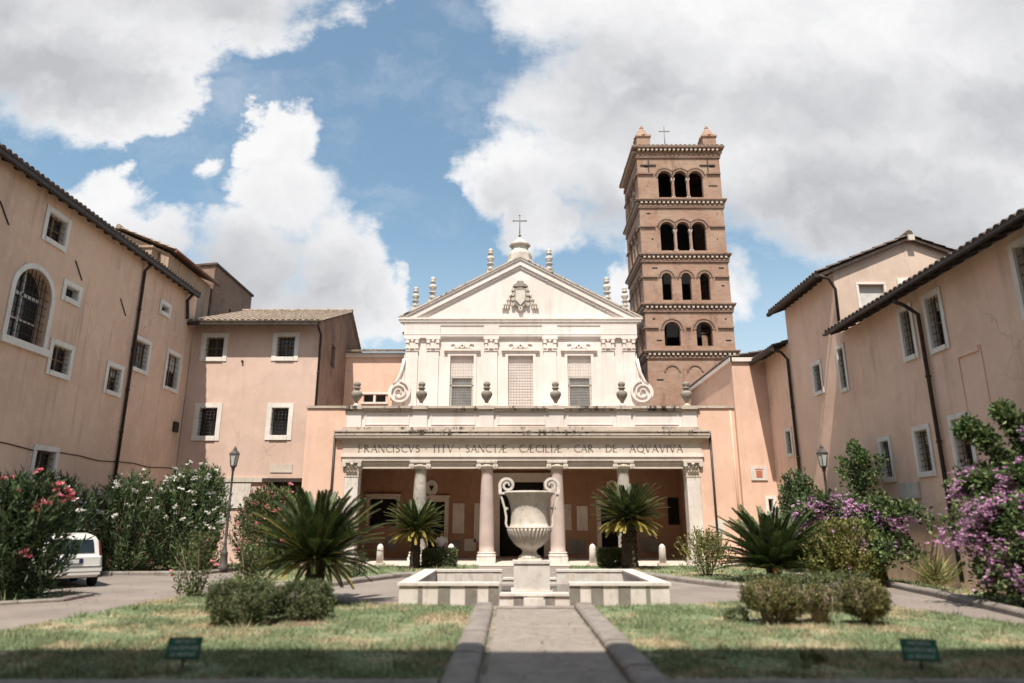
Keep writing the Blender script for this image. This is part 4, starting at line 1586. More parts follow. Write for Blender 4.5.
# windows
for i, (a, c, d, e) in enumerate(wins):
    b = MB()
    f_ = .14
    fs.box(b, a - f_, a, d, e + f_, .003, .07)
    fs.box(b, c, c + f_, d, e + f_, .003, .07)
    fs.box(b, a, c, e, e + f_, .003, .07)
    fs.box(b, a - .34, c + .34, e + .24, e + .34, .003, .16)
    fs.box(b, a - .28, c + .28, e + .14, e + .24, .003, .09)
    wi = b.build('window', M['cream_trim'], w)
    split = 9.1 if i != 1 else d
    b = MB()
    fs.box(b, a - .02, c + .02, split, e + .02, -.15, -.13)
    b.build('infill', M['cream'], wi)
    b = MB()
    if i != 1:
        fs.box(b, a - .02, c + .02, d, split, -.17, -.15)
        b.build('pane', M['glass_pale'], wi)
        b = MB()
        fs.box(b, a, a + .10, d, split, -.15, -.08)
        fs.box(b, c - .10, c, d, split, -.15, -.08)
        fs.box(b, a, c, split - .09, split + .03, -.15, -.07)
        fs.box(b, a, c, split - .52, split - .46, -.15, -.08)
        b.build('sash', M['white_wood'], wi)
        b = MB()
    nu = 9
    for k in range(1, nu):
        u = a + (c - a) * k / nu
        b.tube([fs.P(u, d, -.04), fs.P(u, e, -.04)], .005, 4)
    for k in range(1, 20):
        v = d + (e - d) * k / 20
        b.tube([fs.P(a, v, -.032), fs.P(c, v, -.032)], .010 if i == 1 else .006, 4)
    b.build('grille', M['rust_grille'], wi)
    # shell ornament over the window
    m = (a + c) / 2
    b = MB()
    fs.arc(b, m, 10.62, .16, .27, .003, .10, 0, PI, 12)
    fs.arc(b, m, 10.72, .06, .12, .003, .12, 0, 2 * PI, 12)
    for sx in (-1, 1):
        fs.arc(b, m + sx * .48, 10.72, .10, .17, .003, .09, PI * .2 if sx > 0 else -PI * .2, PI * 1.2 if sx > 0 else PI * .8, 10)
        fs.prism(b, [(m + sx * .28, 10.6), (m + sx * .75, 10.55), (m + sx * .78, 10.62), (m + sx * .3, 10.72)], .003, .07)
    b.build('shell_ornament', M['cream_trim'], wi)
# entablature with breaks over the pilasters, horizontal cornice
b = MB()
for (o, v0, v1, d) in ((0, 11.14, 11.22, .10), (.0, 11.22, 11.32, .14), (.03, 11.32, 11.38, .16), (.0, 11.38, 11.80, .10), (.04, 11.80, 11.86, .13)):
    fs.box(b, -WW - .05 - o, WW + .05 + o, v0, v1, .002, d)
for u0, u1 in ((-WW - .1, -4.25), (-1.95, -1.15), (1.15, 1.95), (4.25, WW + .1)):
    fs.box(b, u0, u1, 11.145, 11.855, .002, .145)
b.build('entablature', M['cream'], w)
b = MB()
for (o, v0, v1, d) in ((.10, 11.86, 11.94, .15), (.20, 11.94, 12.02, .17), (.34, 12.02, 12.14, .21), (.42, 12.14, 12.24, .25)):
    fs.box(b, -WW - o, WW + o, v0, v1, -.2, d)
b.build('cornice', M['cream_trim'], w)
# raking cornices
b = MB()
cop = MB()
HALF, PK = WW + .42, 15.72
for sx in (-1, 1):
    ex = sx * HALF
    sl = (PK - 12.24) / HALF
    for (off0, off1, d, tgt) in ((-.62, -.46, .07, b), (-.46, -.14, .15, b), (-.14, -.04, .22, b), (-.04, .05, .26, cop)):
        s0 = max(0, -off0 / sl) * 0
        pts = [(ex, 12.24 + off0 + (.66 if False else 0)), (0, PK + off0), (0, PK + off1), (ex, 12.24 + off1)]
        # clip to above the horizontal cornice
        cl = []
        for i in range(4):
            p, q = pts[i], pts[(i + 1) % 4]
            if p[1] >= 12.241:
                cl.append(p)
            if (p[1] - 12.241) * (q[1] - 12.241) < 0:
                t = (12.241 - p[1]) / (q[1] - p[1])
                cl.append((p[0] + (q[0] - p[0]) * t, 12.241))
        if len(cl) > 2:
            fs.prism(tgt, cl, -.2, d)
b.build('raking_cornice', M['cream'], w)
cop.build('raking_coping', M['crust'], w)
# coat of arms: hat, shield, tassels
b = MB()
fs.prism(b, [(-.42, 14.02), (.42, 14.02), (.34, 14.14), (.2, 14.2), (.16, 14.34), (-.16, 14.34), (-.2, 14.2), (-.34, 14.14)], -.003, .16)
fs.prism(b, [(-.36, 13.9), (-.40, 13.2), (-.26, 12.95), (0, 12.75), (.26, 12.95), (.40, 13.2), (.36, 13.9), (0, 13.98)], -.003, .16)
arms = b.build('coat_of_arms', M['stone_urn'], w)
b = MB()
fs.prism(b, [(-.24, 13.78), (-.27, 13.25), (0, 12.95), (.27, 13.25), (.24, 13.78)], .16, .21)
for sx in (-1, 1):
    b.tube([fs.P(sx * .38, 14.02, .08), fs.P(sx * .5, 13.6, .08), fs.P(sx * .62, 13.25, .08)], .035, 6)
    for (du, dv, n) in ((.48, 13.55, 1), (.56, 13.3, 2), (.66, 13.05, 3), (.72, 12.85, 3)):
        for k in range(n):
            uu = sx * (du + .12 * (k - (n - 1) / 2) + .08)
            b.lathe([(.03, -.12), (.06, -.08), (.045, .04), (.015, .1)], AX + uu, CY - .08, dv, 8)
    for k in range(4):
        fs.arc(b, sx * .40, 13.85 - k * .28, .03, .09, -.003, .19, 0, 2 * PI, 10)
fs.arc(b, 0, 12.78, .05, .12, -.003, .19, 0, 2 * PI, 10)
b.build('arms_relief', M['travertine'], arms)
# scrolls beside the front
for sx in (-1, 1):
    b = MB()
    cx, cz = sx * (WW + .22), 8.22
    prev = None
    pts = []
    for k in range(64):
        t = k / 63
        a = t * 2.35 * 2 * PI
        r = .52 * (1 - t) + .08
        pts.append((cx - sx * r * math.cos(a + PI * .5) * -1, cz + r * math.sin(a + PI * .5), .115 - .07 * t))
    for k in range(63):
        (x0, z0, w0), (x1, z1, w1) = pts[k], pts[k + 1]
        t = Vector((x1 - x0, z1 - z0)).normalized()
        n = Vector((-t.y, t.x))
        q = [(x0 - n.x * w0 / 2, z0 - n.y * w0 / 2), (x1 - n.x * w1 / 2, z1 - n.y * w1 / 2), (x1 + n.x * w1 / 2, z1 + n.y * w1 / 2), (x0 + n.x * w0 / 2, z0 + n.y * w0 / 2)]
        fs.prism(b, q, .0, .26)
    disc = [(cx + .59 * math.cos(2 * PI * k / 32), cz + .59 * math.sin(2 * PI * k / 32)) for k in range(32)]
    fs.prism(b, disc, -.22, .14)
    # neck sweeping up to the wall
    prof = [(sx * WW, 7.4), (sx * (WW + .6), 7.55), (sx * (WW + .52), 8.45), (sx * (WW + .34), 8.8), (sx * (WW + .16), 9.25), (sx * (WW + .04), 10.2), (sx * WW, 10.4)]
    fs.prism(b, prof, -.24, .05)
    b.tube([fs.P(u, v, .10) for u, v in ((sx * (WW + .52), 8.62), (sx * (WW + .34), 8.85), (sx * (WW + .16), 9.3), (sx * (WW + .03), 10.0))], .09, 6)
    b.build('scroll', M['cream'], w)
# finials along the gable, lantern and cross
fin0 = None
for (u, z, s_) in ((-5.66, 12.78, 1.0), (-4.75, 13.2, 1.12), (-1.62, 14.86, 1.16), (1.58, 14.86, 1.16), (4.70, 13.2, 1.12), (5.66, 12.78, 1.0)):
    b = MB()
    x, y = AX + u, CY + .1
    b.box(x - .2, x + .2, y - .2, y + .2, z - .5, z + .12 * s_)
    b.lathe([(.17, .12), (.10, .30), (.085, .42), (.15, .46), (.15, .50), (.08, .54), (.075, .60), (.15, .72), (.14, .84), (.07, .90), (.06, .96), (.12, 1.0), (.12, 1.04), (.06, 1.08), (.10, 1.16), (.09, 1.24), (.02, 1.30)], x, y, z, 14, mod=lambda j, a: 1.3) if s_ == 1.0 else \
        b.lathe([(.17 * s_, .12 * s_), (.10, .34), (.085, .48), (.16, .52), (.16, .56), (.08, .62), (.075, .68), (.16, .82), (.15, .94), (.07, 1.02), (.06, 1.08), (.13, 1.13), (.13, 1.17), (.06, 1.21), (.11, 1.30), (.10, 1.38), (.02, 1.46)], x, y, z, 14, mod=lambda j, a: 1.3)
    b.build('finial', M['travertine'], w)
b = MB()
b.lathe([(.95, 14.9), (.95, 15.75), (1.0, 15.8), (1.0, 15.9), (.78, 16.05), (.70, 16.12), (.70, 16.5), (.62, 16.65), (.48, 16.78), (.46, 17.0), (.62, 17.08), (.62, 17.16), (.45, 17.25), (.30, 17.4), (.14, 17.52), (.06, 17.62)], AX, CY + 1.6, 0, 8, smooth=False)
b.build('lantern', M['travertine'], w)
b = MB()
y = CY + 1.6
b.tube([(AX, y, 17.55), (AX, y, 19.0)], .035, 6)
b.tube([(AX - .34, y, 18.68), (AX + .34, y, 18.68)], .032, 6)
for (x_, z_) in ((AX - .36, 18.68), (AX + .36, 18.68), (AX, 19.02)):
    b.lathe([(.01, -.06), (.06, 0), (.01, .06)], x_, y, z_, 8)
b.lathe([(.03, -.08), (.10, 0), (.03, .08)], AX, y, 17.75, 10)
b.build('cross', M['copper'], w)

# ---- bell tower
TX0, TX1, TY0, TY1 = 8.36, 13.86, 41.0, 46.1
w = thing('bell_tower', 'square Romanesque brick bell tower with arched openings and marble corbel cornices', 'tower', ((TX0 + TX1) / 2, (TY0 + TY1) / 2, 0))
TC = (TX0 + TX1) / 2
faces = {'front': FS((TC, TY0, 0), (1, 0, 0), (0, -1, 0)), 'back': FS((TC, TY1, 0), (1, 0, 0), (0, 1, 0)),
         'west': FS((TX0, (TY0 + TY1) / 2, 0), (0, 1, 0), (-1, 0, 0)), 'east': FS((TX1, (TY0 + TY1) / 2, 0), (0, 1, 0), (1, 0, 0))}
CORN = [(11.5, 12.0), (14.5, 15.05), (17.85, 18.42), (21.65, 22.25), (25.3, 26.05)]
TRI = [(-1.27, -.42), (-.30, .50), (.62, 1.50)]
TRI = [(-1.42, -.50), (-.36, .50), (.63, 1.55)]
top_holes = [(a, c, 22.42, 24.35, 'arch') for a, c in TRI] + [(a - .06, c - .06, 18.66, 20.66, 'arch') for a, c in TRI]
third = [(-1.56, -.94, 15.3, 17.12, 'arch'), (-.32, .30, 15.3, 17.12, 'arch'), (.87, 1.49, 15.3, 17.12, 'arch')]
fourth = [(-1.60, -.60, 12.3, 13.86, 'arch'), (.40, 1.40, 12.3, 13.86, 'arch')]
for nm, f_ in faces.items():
    hw = 2.75 if nm in ('front', 'back') else 2.55
    b = MB()
    if nm in ('front', 'west'):
        f_.wall(b, -hw, hw, 0, 26.0, top_holes + third + fourth, .30)
    else:
        f_.wall(b, -hw, hw, 0, 26.0, [], .6)
    b.build('wall', M['brick'], w)
add('shade_core', 'black', lambda b: b.box(TX0 + 2.0, TX1 - 1.2, TY0 + 2.9, TY1 - 1.2, 8, 25.5), w)  # added black box: stands for the deep shade seen through the arched openings
for nm in ('front', 'west'):
    f_ = faces[nm]
    hw = 2.75 if nm == 'front' else 2.55
    for h_ in top_holes + third + fourth:
        b = MB()
        r = (h_[1] - h_[0]) / 2
        f_.arc(b, (h_[0] + h_[1]) / 2, h_[3] - r, r, r + .10, .003, .045, 0, PI, 12)
        f_.arc(b, (h_[0] + h_[1]) / 2, h_[3] - r, r + .16, r + .24, .003, .07, 0.25 if h_[2] > 18 else 0, PI - (.25 if h_[2] > 18 else 0), 12)
        b.build('arch_trim', M['brick_trim'], w)
    for u in (-1.25, .15, 1.55):
        b = MB()
        f_.arc(b, u, 10.62, .42, .52, .003, .05, 0.1, PI - .1, 12)
        b.build('blind_arch', M['brick_trim'], w)
    # string courses level with the springing
    b = MB()
    for v, segs in ((24.08, ((-hw, -1.72), (1.82, hw))), (20.28, ((-hw, -1.78), (1.76, hw))), (16.80, ((-hw, -1.85), (-.62, -.58), (1.82, hw))), (13.44, ((-hw, -1.95), (-.24, .06), (1.76, hw)))):
        for a, c in segs:
            f_.box(b, a, c, v, v + .09, .003, .11)
    b.build('string_course', M['brick_trim'], w)
    for v0, v1 in ((22.42, 23.85), (18.66, 20.16)):
        for u in (-.43, .565) if v0 > 20 else (-.49, .505):
            b = MB()
            f_.box(b, u - .12, u + .12, v0, v0 + .1, -.29, -.03)
            b.tube([f_.P(u, v0 + .1, -.15), f_.P(u, v1 - .2, -.15)], [.085, .07], 10)
            f_.prism(b, [(u - .08, v1 - .2), (u + .08, v1 - .2), (u + .13, v1), (u - .13, v1)], -.295, -.02)
            b.build('colonnette', M['marble'], w)
    # put-log holes and iron ties
    b = MB()
    rr = random.Random(3)
    for v in (24.6, 23.2, 21.2, 19.4, 17.4, 16.2, 14.0, 12.6, 10.1):
        for u in (-2.2, 2.1):
            f_.box(b, u + rr.uniform(-.2, .2), u + rr.uniform(-.2, .2) + .26, v, v + .10, -.002, .004)
    b.build('putlog_holes', M['black'], w)
b = MB()
f_ = faces['front']
for u in (-2.0, 1.95):
    f_.box(b, u - .03, u + .03, 24.25, 25.2, .003, .05)
    f_.box(b, u - .55, u + .5, 24.72, 24.79, .006, .06)
b.build('iron_tie', M['iron'], w)
for (v0, v1) in CORN:
    b = MB()
    br = MB()
    top = v1 > 25
    ov = .34 if top else .24
    for nm, f_ in faces.items():
        hw = 2.75 if nm in ('front', 'back') else 2.55
        long_ = nm in ('front', 'back')
        for (d_, z0_, z1_) in ((.08, v0, v0 + .08), (ov - .04, v1 - .16, v1 - .08), (ov, v1 - .08, v1)):
            e = d_ if long_ else -.053
            f_.box(b, -hw - e, hw + e, z0_, z1_, -.05, d_)
        n = 19
        for k in range(n):
            u = -hw + 2 * hw * (k + .5) / n
            f_.box(br, u - .07, u + .07, v1 - .30, v1 - .162, .003, ov - .07)
        for k in range(34):
            u = -hw + 2 * hw * (k + .5) / 34
            f_.prism(b, [(u - .08, v0 + .08), (u + .08, v0 + .08), (u + .08, v0 + .18), (u - .08, v0 + .18)], .003, .05 if k % 2 else .10)
    c_ = b.build('cornice', M['brick_trim'], w)
    br.build('corbel_row', M['frieze'], c_)
b = MB()
tt = [(TX0 - .3, TY0 - .3), (TX1 + .3, TY0 - .3), (TX1 + .3, TY1 + .3), (TX0 - .3, TY1 + .3)]
cen = (TC, (TY0 + TY1) / 2)
for k in range(4):
    p, q = tt[k], tt[(k + 1) % 4]
    tiled(b, (*p, 26.06), (*q, 26.06), (cen[0] + (p[0] - cen[0]) * .03, cen[1] + (p[1] - cen[1]) * .03, 27.0), (cen[0] + (q[0] - cen[0]) * .03, cen[1] + (q[1] - cen[1]) * .03, 27.0), .3, .5)
b.build('roof', M['tile_pale'], w)
for (x, y) in ((TX0 + .52, TY0 + .5), (TX1 - .52, TY0 + .5), (TX0 + .52, TY1 - .5), (TX1 - .52, TY1 - .5)):
    b = MB()
    b.box(x - .45, x + .45, y - .45, y + .45, 26.0, 26.95)
    b.box(x - .52, x + .52, y - .52, y + .52, 26.95, 27.07)
    b.lathe([(.58, 27.07), (.40, 27.35), (.24, 27.62), (.12, 27.78), (.14, 27.86), (.09, 27.98), (.02, 28.1)], x, y, 0, 8, smooth=False)
    b.build('pinnacle', M['brick'], w)
b = MB()
x, y = TC - .45, TY0 + 1.4
b.tube([(x, y, 26.2), (x, y, 28.6)], .035, 6)
b.tube([(x - .38, y, 28.2), (x + .38, y, 28.2)], .032, 6)
b.build('cross', M['copper'], w)

# ------------------------------------------------------------------ fountain and marble vase
FX0, FX1, FY0, FY1 = AX - 2.74, AX + 2.74, 14.66, 19.1
w = thing('fountain', 'square marble fountain basin with light and dark striped panels at the end of the walk', 'fountain', (AX, 16.9, 0))
T = .30
H_ = .40
GAP = .72


def basin(b):
    for y0, y1 in ((FY0, FY0 + T), (FY1 - T, FY1)):
        b.box(FX0 + .002, AX - GAP, y0, y1, -.05, H_)
        b.box(AX + GAP, FX1 - .002, y0, y1, -.05, H_)
        b.box(AX - GAP, AX + GAP, y0 + .03, y1 + .0, -.05, .20)
    b.box(FX0, FX0 + T, FY0 + T, FY1 - T, -.05, H_ - .001)
    b.box(FX1 - T, FX1, FY0 + T, FY1 - T, -.05, H_ - .001)
    b.box(FX0 + T, FX1 - T, FY0 + T, FY1 - T, -.05, .06)


add('basin', 'marble', basin, w)


def rim(b):
    o = .035
    for y0, y1 in ((FY0 - o, FY0 + T + .02), (FY1 - T - .02, FY1 + o)):
        b.box(FX0 - o, AX - GAP + .01, y0, y1, H_, H_ + .055)
        b.box(AX + GAP - .01, FX1 + o, y0, y1, H_, H_ + .055)
        b.box(AX - GAP + .01, AX + GAP - .01, y0 + .03, y1, .20, .25)
    b.box(FX0 - o, FX0 + T + .02, FY0 + T + .02, FY1 - T - .02, H_, H_ + .054)
    b.box(FX1 - T - .02, FX1 + o, FY0 + T + .02, FY1 - T - .02, H_, H_ + .054)


add('rim', 'marble', rim, w)
for s in (-1, 1):
    for (a, c) in ((.72, .93), (1.15, 1.40), (1.70, 1.95), (2.26, 2.35)):
        b = MB()
        x0, x1 = AX + s * a, AX + s * c
        b.box(min(x0, x1), max(x0, x1), FY0 - .006, FY0 + .02, -.02, H_ - .002)
        b.build('dark_panel', M['grey_marble'], w)
    b = MB()
    x0, x1 = AX + s * .22, AX + s * .42
    b.box(min(x0, x1), max(x0, x1), FY0 + .022, FY0 + .05, -.02, .198)
    b.build('dark_panel', M['grey_marble'], w)
    for (a, c) in ((.95, 1.2), (1.75, 1.95)):
        b = MB()
        x0, x1 = AX + s * a, AX + s * c
        b.box(min(x0, x1), max(x0, x1), FY1 - T - .005, FY1 - T + .02, .06, H_ - .002)
        b.build('back_panel', M['travertine'], w)
add('step_block', 'marble', lambda b: b.box(AX - .21, AX + .18, FY0 - .14, FY0 + .02, -.02, .17), w)
add('water', 'glass', lambda b: b.face([(FX0 + T, FY0 + T, .10), (FX1 - T, FY0 + T, .10), (FX1 - T, FY1 - T, .10), (FX0 + T, FY1 - T, .10)]), w)
PCY = 16.75
add('pedestal', 'marble', lambda b: (b.box(AX - .41, AX + .41, PCY - .41, PCY + .41, .06, .735), b.box(AX - .47, AX + .47, PCY - .47, PCY + .47, .06, .15), b.box(AX - .435, AX + .435, PCY - .435, PCY + .435, .735, .80)), w)

w = thing('marble_vase', 'huge ancient marble vase with scrolled handles standing on the fountain pedestal', 'vase', (AX, PCY, .802))
w.scale = (1, 1, .965)
VX = AX - .04
bell = [(.505, .77), (.47, .80), (.455, .86), (.452, .95), (.448, 1.05), (.445, 1.15), (.455, 1.25), (.48, 1.36), (.525, 1.47), (.575, 1.55), (.62, 1.58), (.63, 1.61), (.60, 1.63), (.55, 1.60), (.50, 1.5), (.42, 1.3), (.40, 1.0)]
add('neck', 'urn_marble', lambda b: b.lathe([(q_ * .97, z_ * .985 + .01) for q_, z_ in bell], VX, PCY, .80, 64, mod=lambda j, a: 1 + (.012 * math.cos(a * 26) if 6 <= j <= 9 else 0)), w)
bowl = [(.185, .25), (.215, .27), (.29, .32), (.365, .40), (.42, .49), (.462, .59), (.487, .68), (.495, .73)]
add('bowl', 'urn_marble', lambda b: (b.lathe(bowl, VX, PCY, .80, 340, mod=lambda j, a: 1 + .085 * abs(math.sin(a * 17)) * min(1, j / 5)), b.lathe([(.50, .72), (.53, .735), (.535, .76), (.52, .775), (.47, .778)], VX, PCY, .80, 64)), w)
add('foot', 'urn_marble', lambda b: (b.box(VX - .27, VX + .27, PCY - .27, PCY + .27, .80, .84), b.lathe([(.255, .04), (.26, .07), (.24, .10), (.19, .13), (.165, .18), (.165, .22), (.195, .24), (.195, .262), (.17, .27)], VX, PCY, .80, 40)), w)
for s in (-1, 1):
    b = MB()
    hx = VX + s * .52
    # strap rising from the bowl rim to the lip
    pts = [(VX + s * .525, PCY, 1.56), (VX + s * .555, PCY, 1.66), (VX + s * .545, PCY, 1.80), (VX + s * .58, PCY, 2.0), (VX + s * .64, PCY, 2.22), (VX + s * .69, PCY, 2.355)]
    for k in range(len(pts) - 1):
        (x0, _, z0), (x1, _, z1) = pts[k], pts[k + 1]
        b.prism([(x0 - .024, PCY - .10, z0), (x0 + .024, PCY - .10, z0), (x1 + .024, PCY - .10, z1), (x1 - .024, PCY - .10, z1)], (0, .20, 0))
    b.box(VX + s * .46 - .03, VX + s * .6 + .03, PCY - .05, PCY + .05, 1.98, 2.04)
    # lip slab
    x0, x1 = sorted((VX + s * .38, VX + s * .725))
    b.box(x0, x1, PCY - .13, PCY + .13, 2.35, 2.40)
    # scroll
    cx, cz = VX + s * .522, 2.57
    pts = []
    for k in range(50):
        t = k / 49
        a = -PI * .12 + t * 1.6 * 2 * PI
        r = .15 * (1 - t) + .035
        pts.append((cx + s * r * math.cos(a), cz + r * math.sin(a), .075 * (1 - .35 * t)))
    pts = [(VX + s * .695, 2.40, .07)] + pts
    for k in range(len(pts) - 1):
        (x0, z0, w0), (x1, z1, w1) = pts[k], pts[k + 1]
        t = Vector((x1 - x0, z1 - z0))
        if t.length < 1e-6:
            continue
        t.normalize()
        n = Vector((-t.y, t.x))
        q = [(x0 - n.x * w0 / 2, PCY - .10, z0 - n.y * w0 / 2), (x1 - n.x * w1 / 2, PCY - .10, z1 - n.y * w1 / 2), (x1 + n.x * w1 / 2, PCY - .10, z1 + n.y * w1 / 2), (x0 + n.x * w0 / 2, PCY - .10, z0 + n.y * w0 / 2)]
        b.prism(q, (0, .20, 0))
    b.build('handle', M['marble'], w)

# ------------------------------------------------------------------ lamps, bollards, signs
def lamp_post(loc, label, hgt):
    t = thing('lamp_post', label, 'lamp post', loc, 'lanterns in the court')
    x, y, z = loc
    k = hgt / 4.3
    b = MB()
    b.lathe([(.17, 0), (.17, .20), (.14, .24), (.115, .60), (.13, .64), (.09, .70), (.062, .84), (.05, .90), (.062, .94), (.045, 1.0), (.045, 2.2 * k), (.06, 2.24 * k), (.04, 2.3 * k), (.036, 3.42 * k), (.06, 3.46 * k), (.05, 3.52 * k), (.085, 3.58 * k), (.03, 3.62 * k)], x, y, z, 12)
    b.build('post', M['lamp_iron'], t)
    b = MB()
    z0 = z + 3.62 * k
    b.lathe([(.105, 0), (.165, .40)], x, y, z0, 6, smooth=False)
    b.build('lantern', M['lantern_glass'], t)
    b = MB()
    for i in range(6):
        a = 2 * PI * i / 6
        b.tube([(x + .108 * math.cos(a), y + .108 * math.sin(a), z0), (x + .168 * math.cos(a), y + .168 * math.sin(a), z0 + .40)], .012, 5)
    b.lathe([(.12, -.03), (.12, .01)], x, y, z0, 6, smooth=False)
    b.lathe([(.19, .40), (.19, .43), (.12, .52), (.07, .56), (.075, .60), (.05, .63), (.02, .70)], x, y, z0, 6, smooth=False)
    b.build('lantern_frame', M['lamp_iron'], t)


lamp_post((-9.95, 24.7, 0), 'iron lamp post with a six sided lantern beside the pink flowering bush on the left', 4.3)
lamp_post((10.0, 22.2, 0), 'iron lamp post with a six sided lantern rising out of the purple bougainvillea', 4.05)

for (x, y), lab in (((3.24, 28.7), 'short white marble bollard beside the clipped hedge, right of the fountain'), ((6.02, 28.6), 'short white marble bollard alone between the stout cycad and the pale rose bush'),
                    ((-2.45, 28.7), 'short white marble bollard mostly hidden by the hedge left of the fountain'), ((-5.3, 28.7), 'short white marble bollard half hidden by the big cycad near the left pier')):
    t = thing('bollard', lab, 'bollard', (x, y, .02), 'marble bollards before the portico')
    b = MB()
    b.lathe([(.145, .08), (.135, .55), (.13, .66), (.115, .74), (.07, .80), (.01, .83)], x, y, .02, 16)
    b.build('shaft', M['marble'], t)
    b = MB()
    b.box(x - .19, x + .19, y - .19, y + .19, .02, .11)
    b.build('base', M['travertine'], t)


def text_mesh(name, body, size, material, parent, mat):
    c = bpy.data.curves.new(name, 'FONT')
    c.body = body
    c.size = size
    c.align_x = 'CENTER'
    c.align_y = 'CENTER'
    c.extrude = .001
    c.resolution_u = 2
    tmp = bpy.data.objects.new(name, c)
    col.objects.link(tmp)
    dg = bpy.context.evaluated_depsgraph_get()
    me = bpy.data.meshes.new_from_object(tmp.evaluated_get(dg))
    bpy.data.objects.remove(tmp)
    bpy.data.curves.remove(c)
    me.transform(mat)
    me.materials.clear()
    me.materials.append(material)
    o = bpy.data.objects.new(name, me)
    col.objects.link(o)
    o.parent = parent
    return o


def lawn_sign(x, y, rz, tilt, label):
    t = thing('lawn_sign', label, 'sign', (x, y, .03), 'green notices on the lawns')
    t.rotation_euler = (0, 0, rz)
    b = MB()
    b.tube([(0, .02, 0), (0, .02, .14)], .012, 6)
    o = b.build('post', M['iron'], None)
    o.parent = t
    T_ = Matrix.Translation((0, 0, .215)) @ Matrix.Rotation(tilt, 4, 'X')
    b = MB()
    b.box(-.180, .180, -.006, .006, -.105, .105)
    o = b.build('plate', M['green_sign'], None)
    o.data.transform(T_)
    o.parent = t
    b = MB()
    for q in ((-.186, .186, .105, .115), (-.186, .186, -.115, -.105), (-.186, -.178, -.105, .105), (.178, .186, -.105, .105)):
        b.box(q[0], q[1], -.010, .010, q[2], q[3])
    f_ = b.build('frame', M['iron'], None)
    f_.data.transform(T_)
    f_.parent = t
    for body, z, s_ in (('VIETATO', .066, .058), ('CALPESTARE', .0, .056), ('LE AIUOLE', -.066, .058)):
        text_mesh('lettering', body, s_, M['sign_ink'], o, T_ @ Matrix.Translation((0, -.0085, z)) @ Matrix.Rotation(R(90), 4, 'X'))


lawn_sign(-3.72, 8.38, R(4), R(-18), 'small green notice with three white lines on the left front lawn')
lawn_sign(4.55, 8.25, R(-14), R(-18), 'small green notice with three white lines on the right front lawn, slightly twisted')

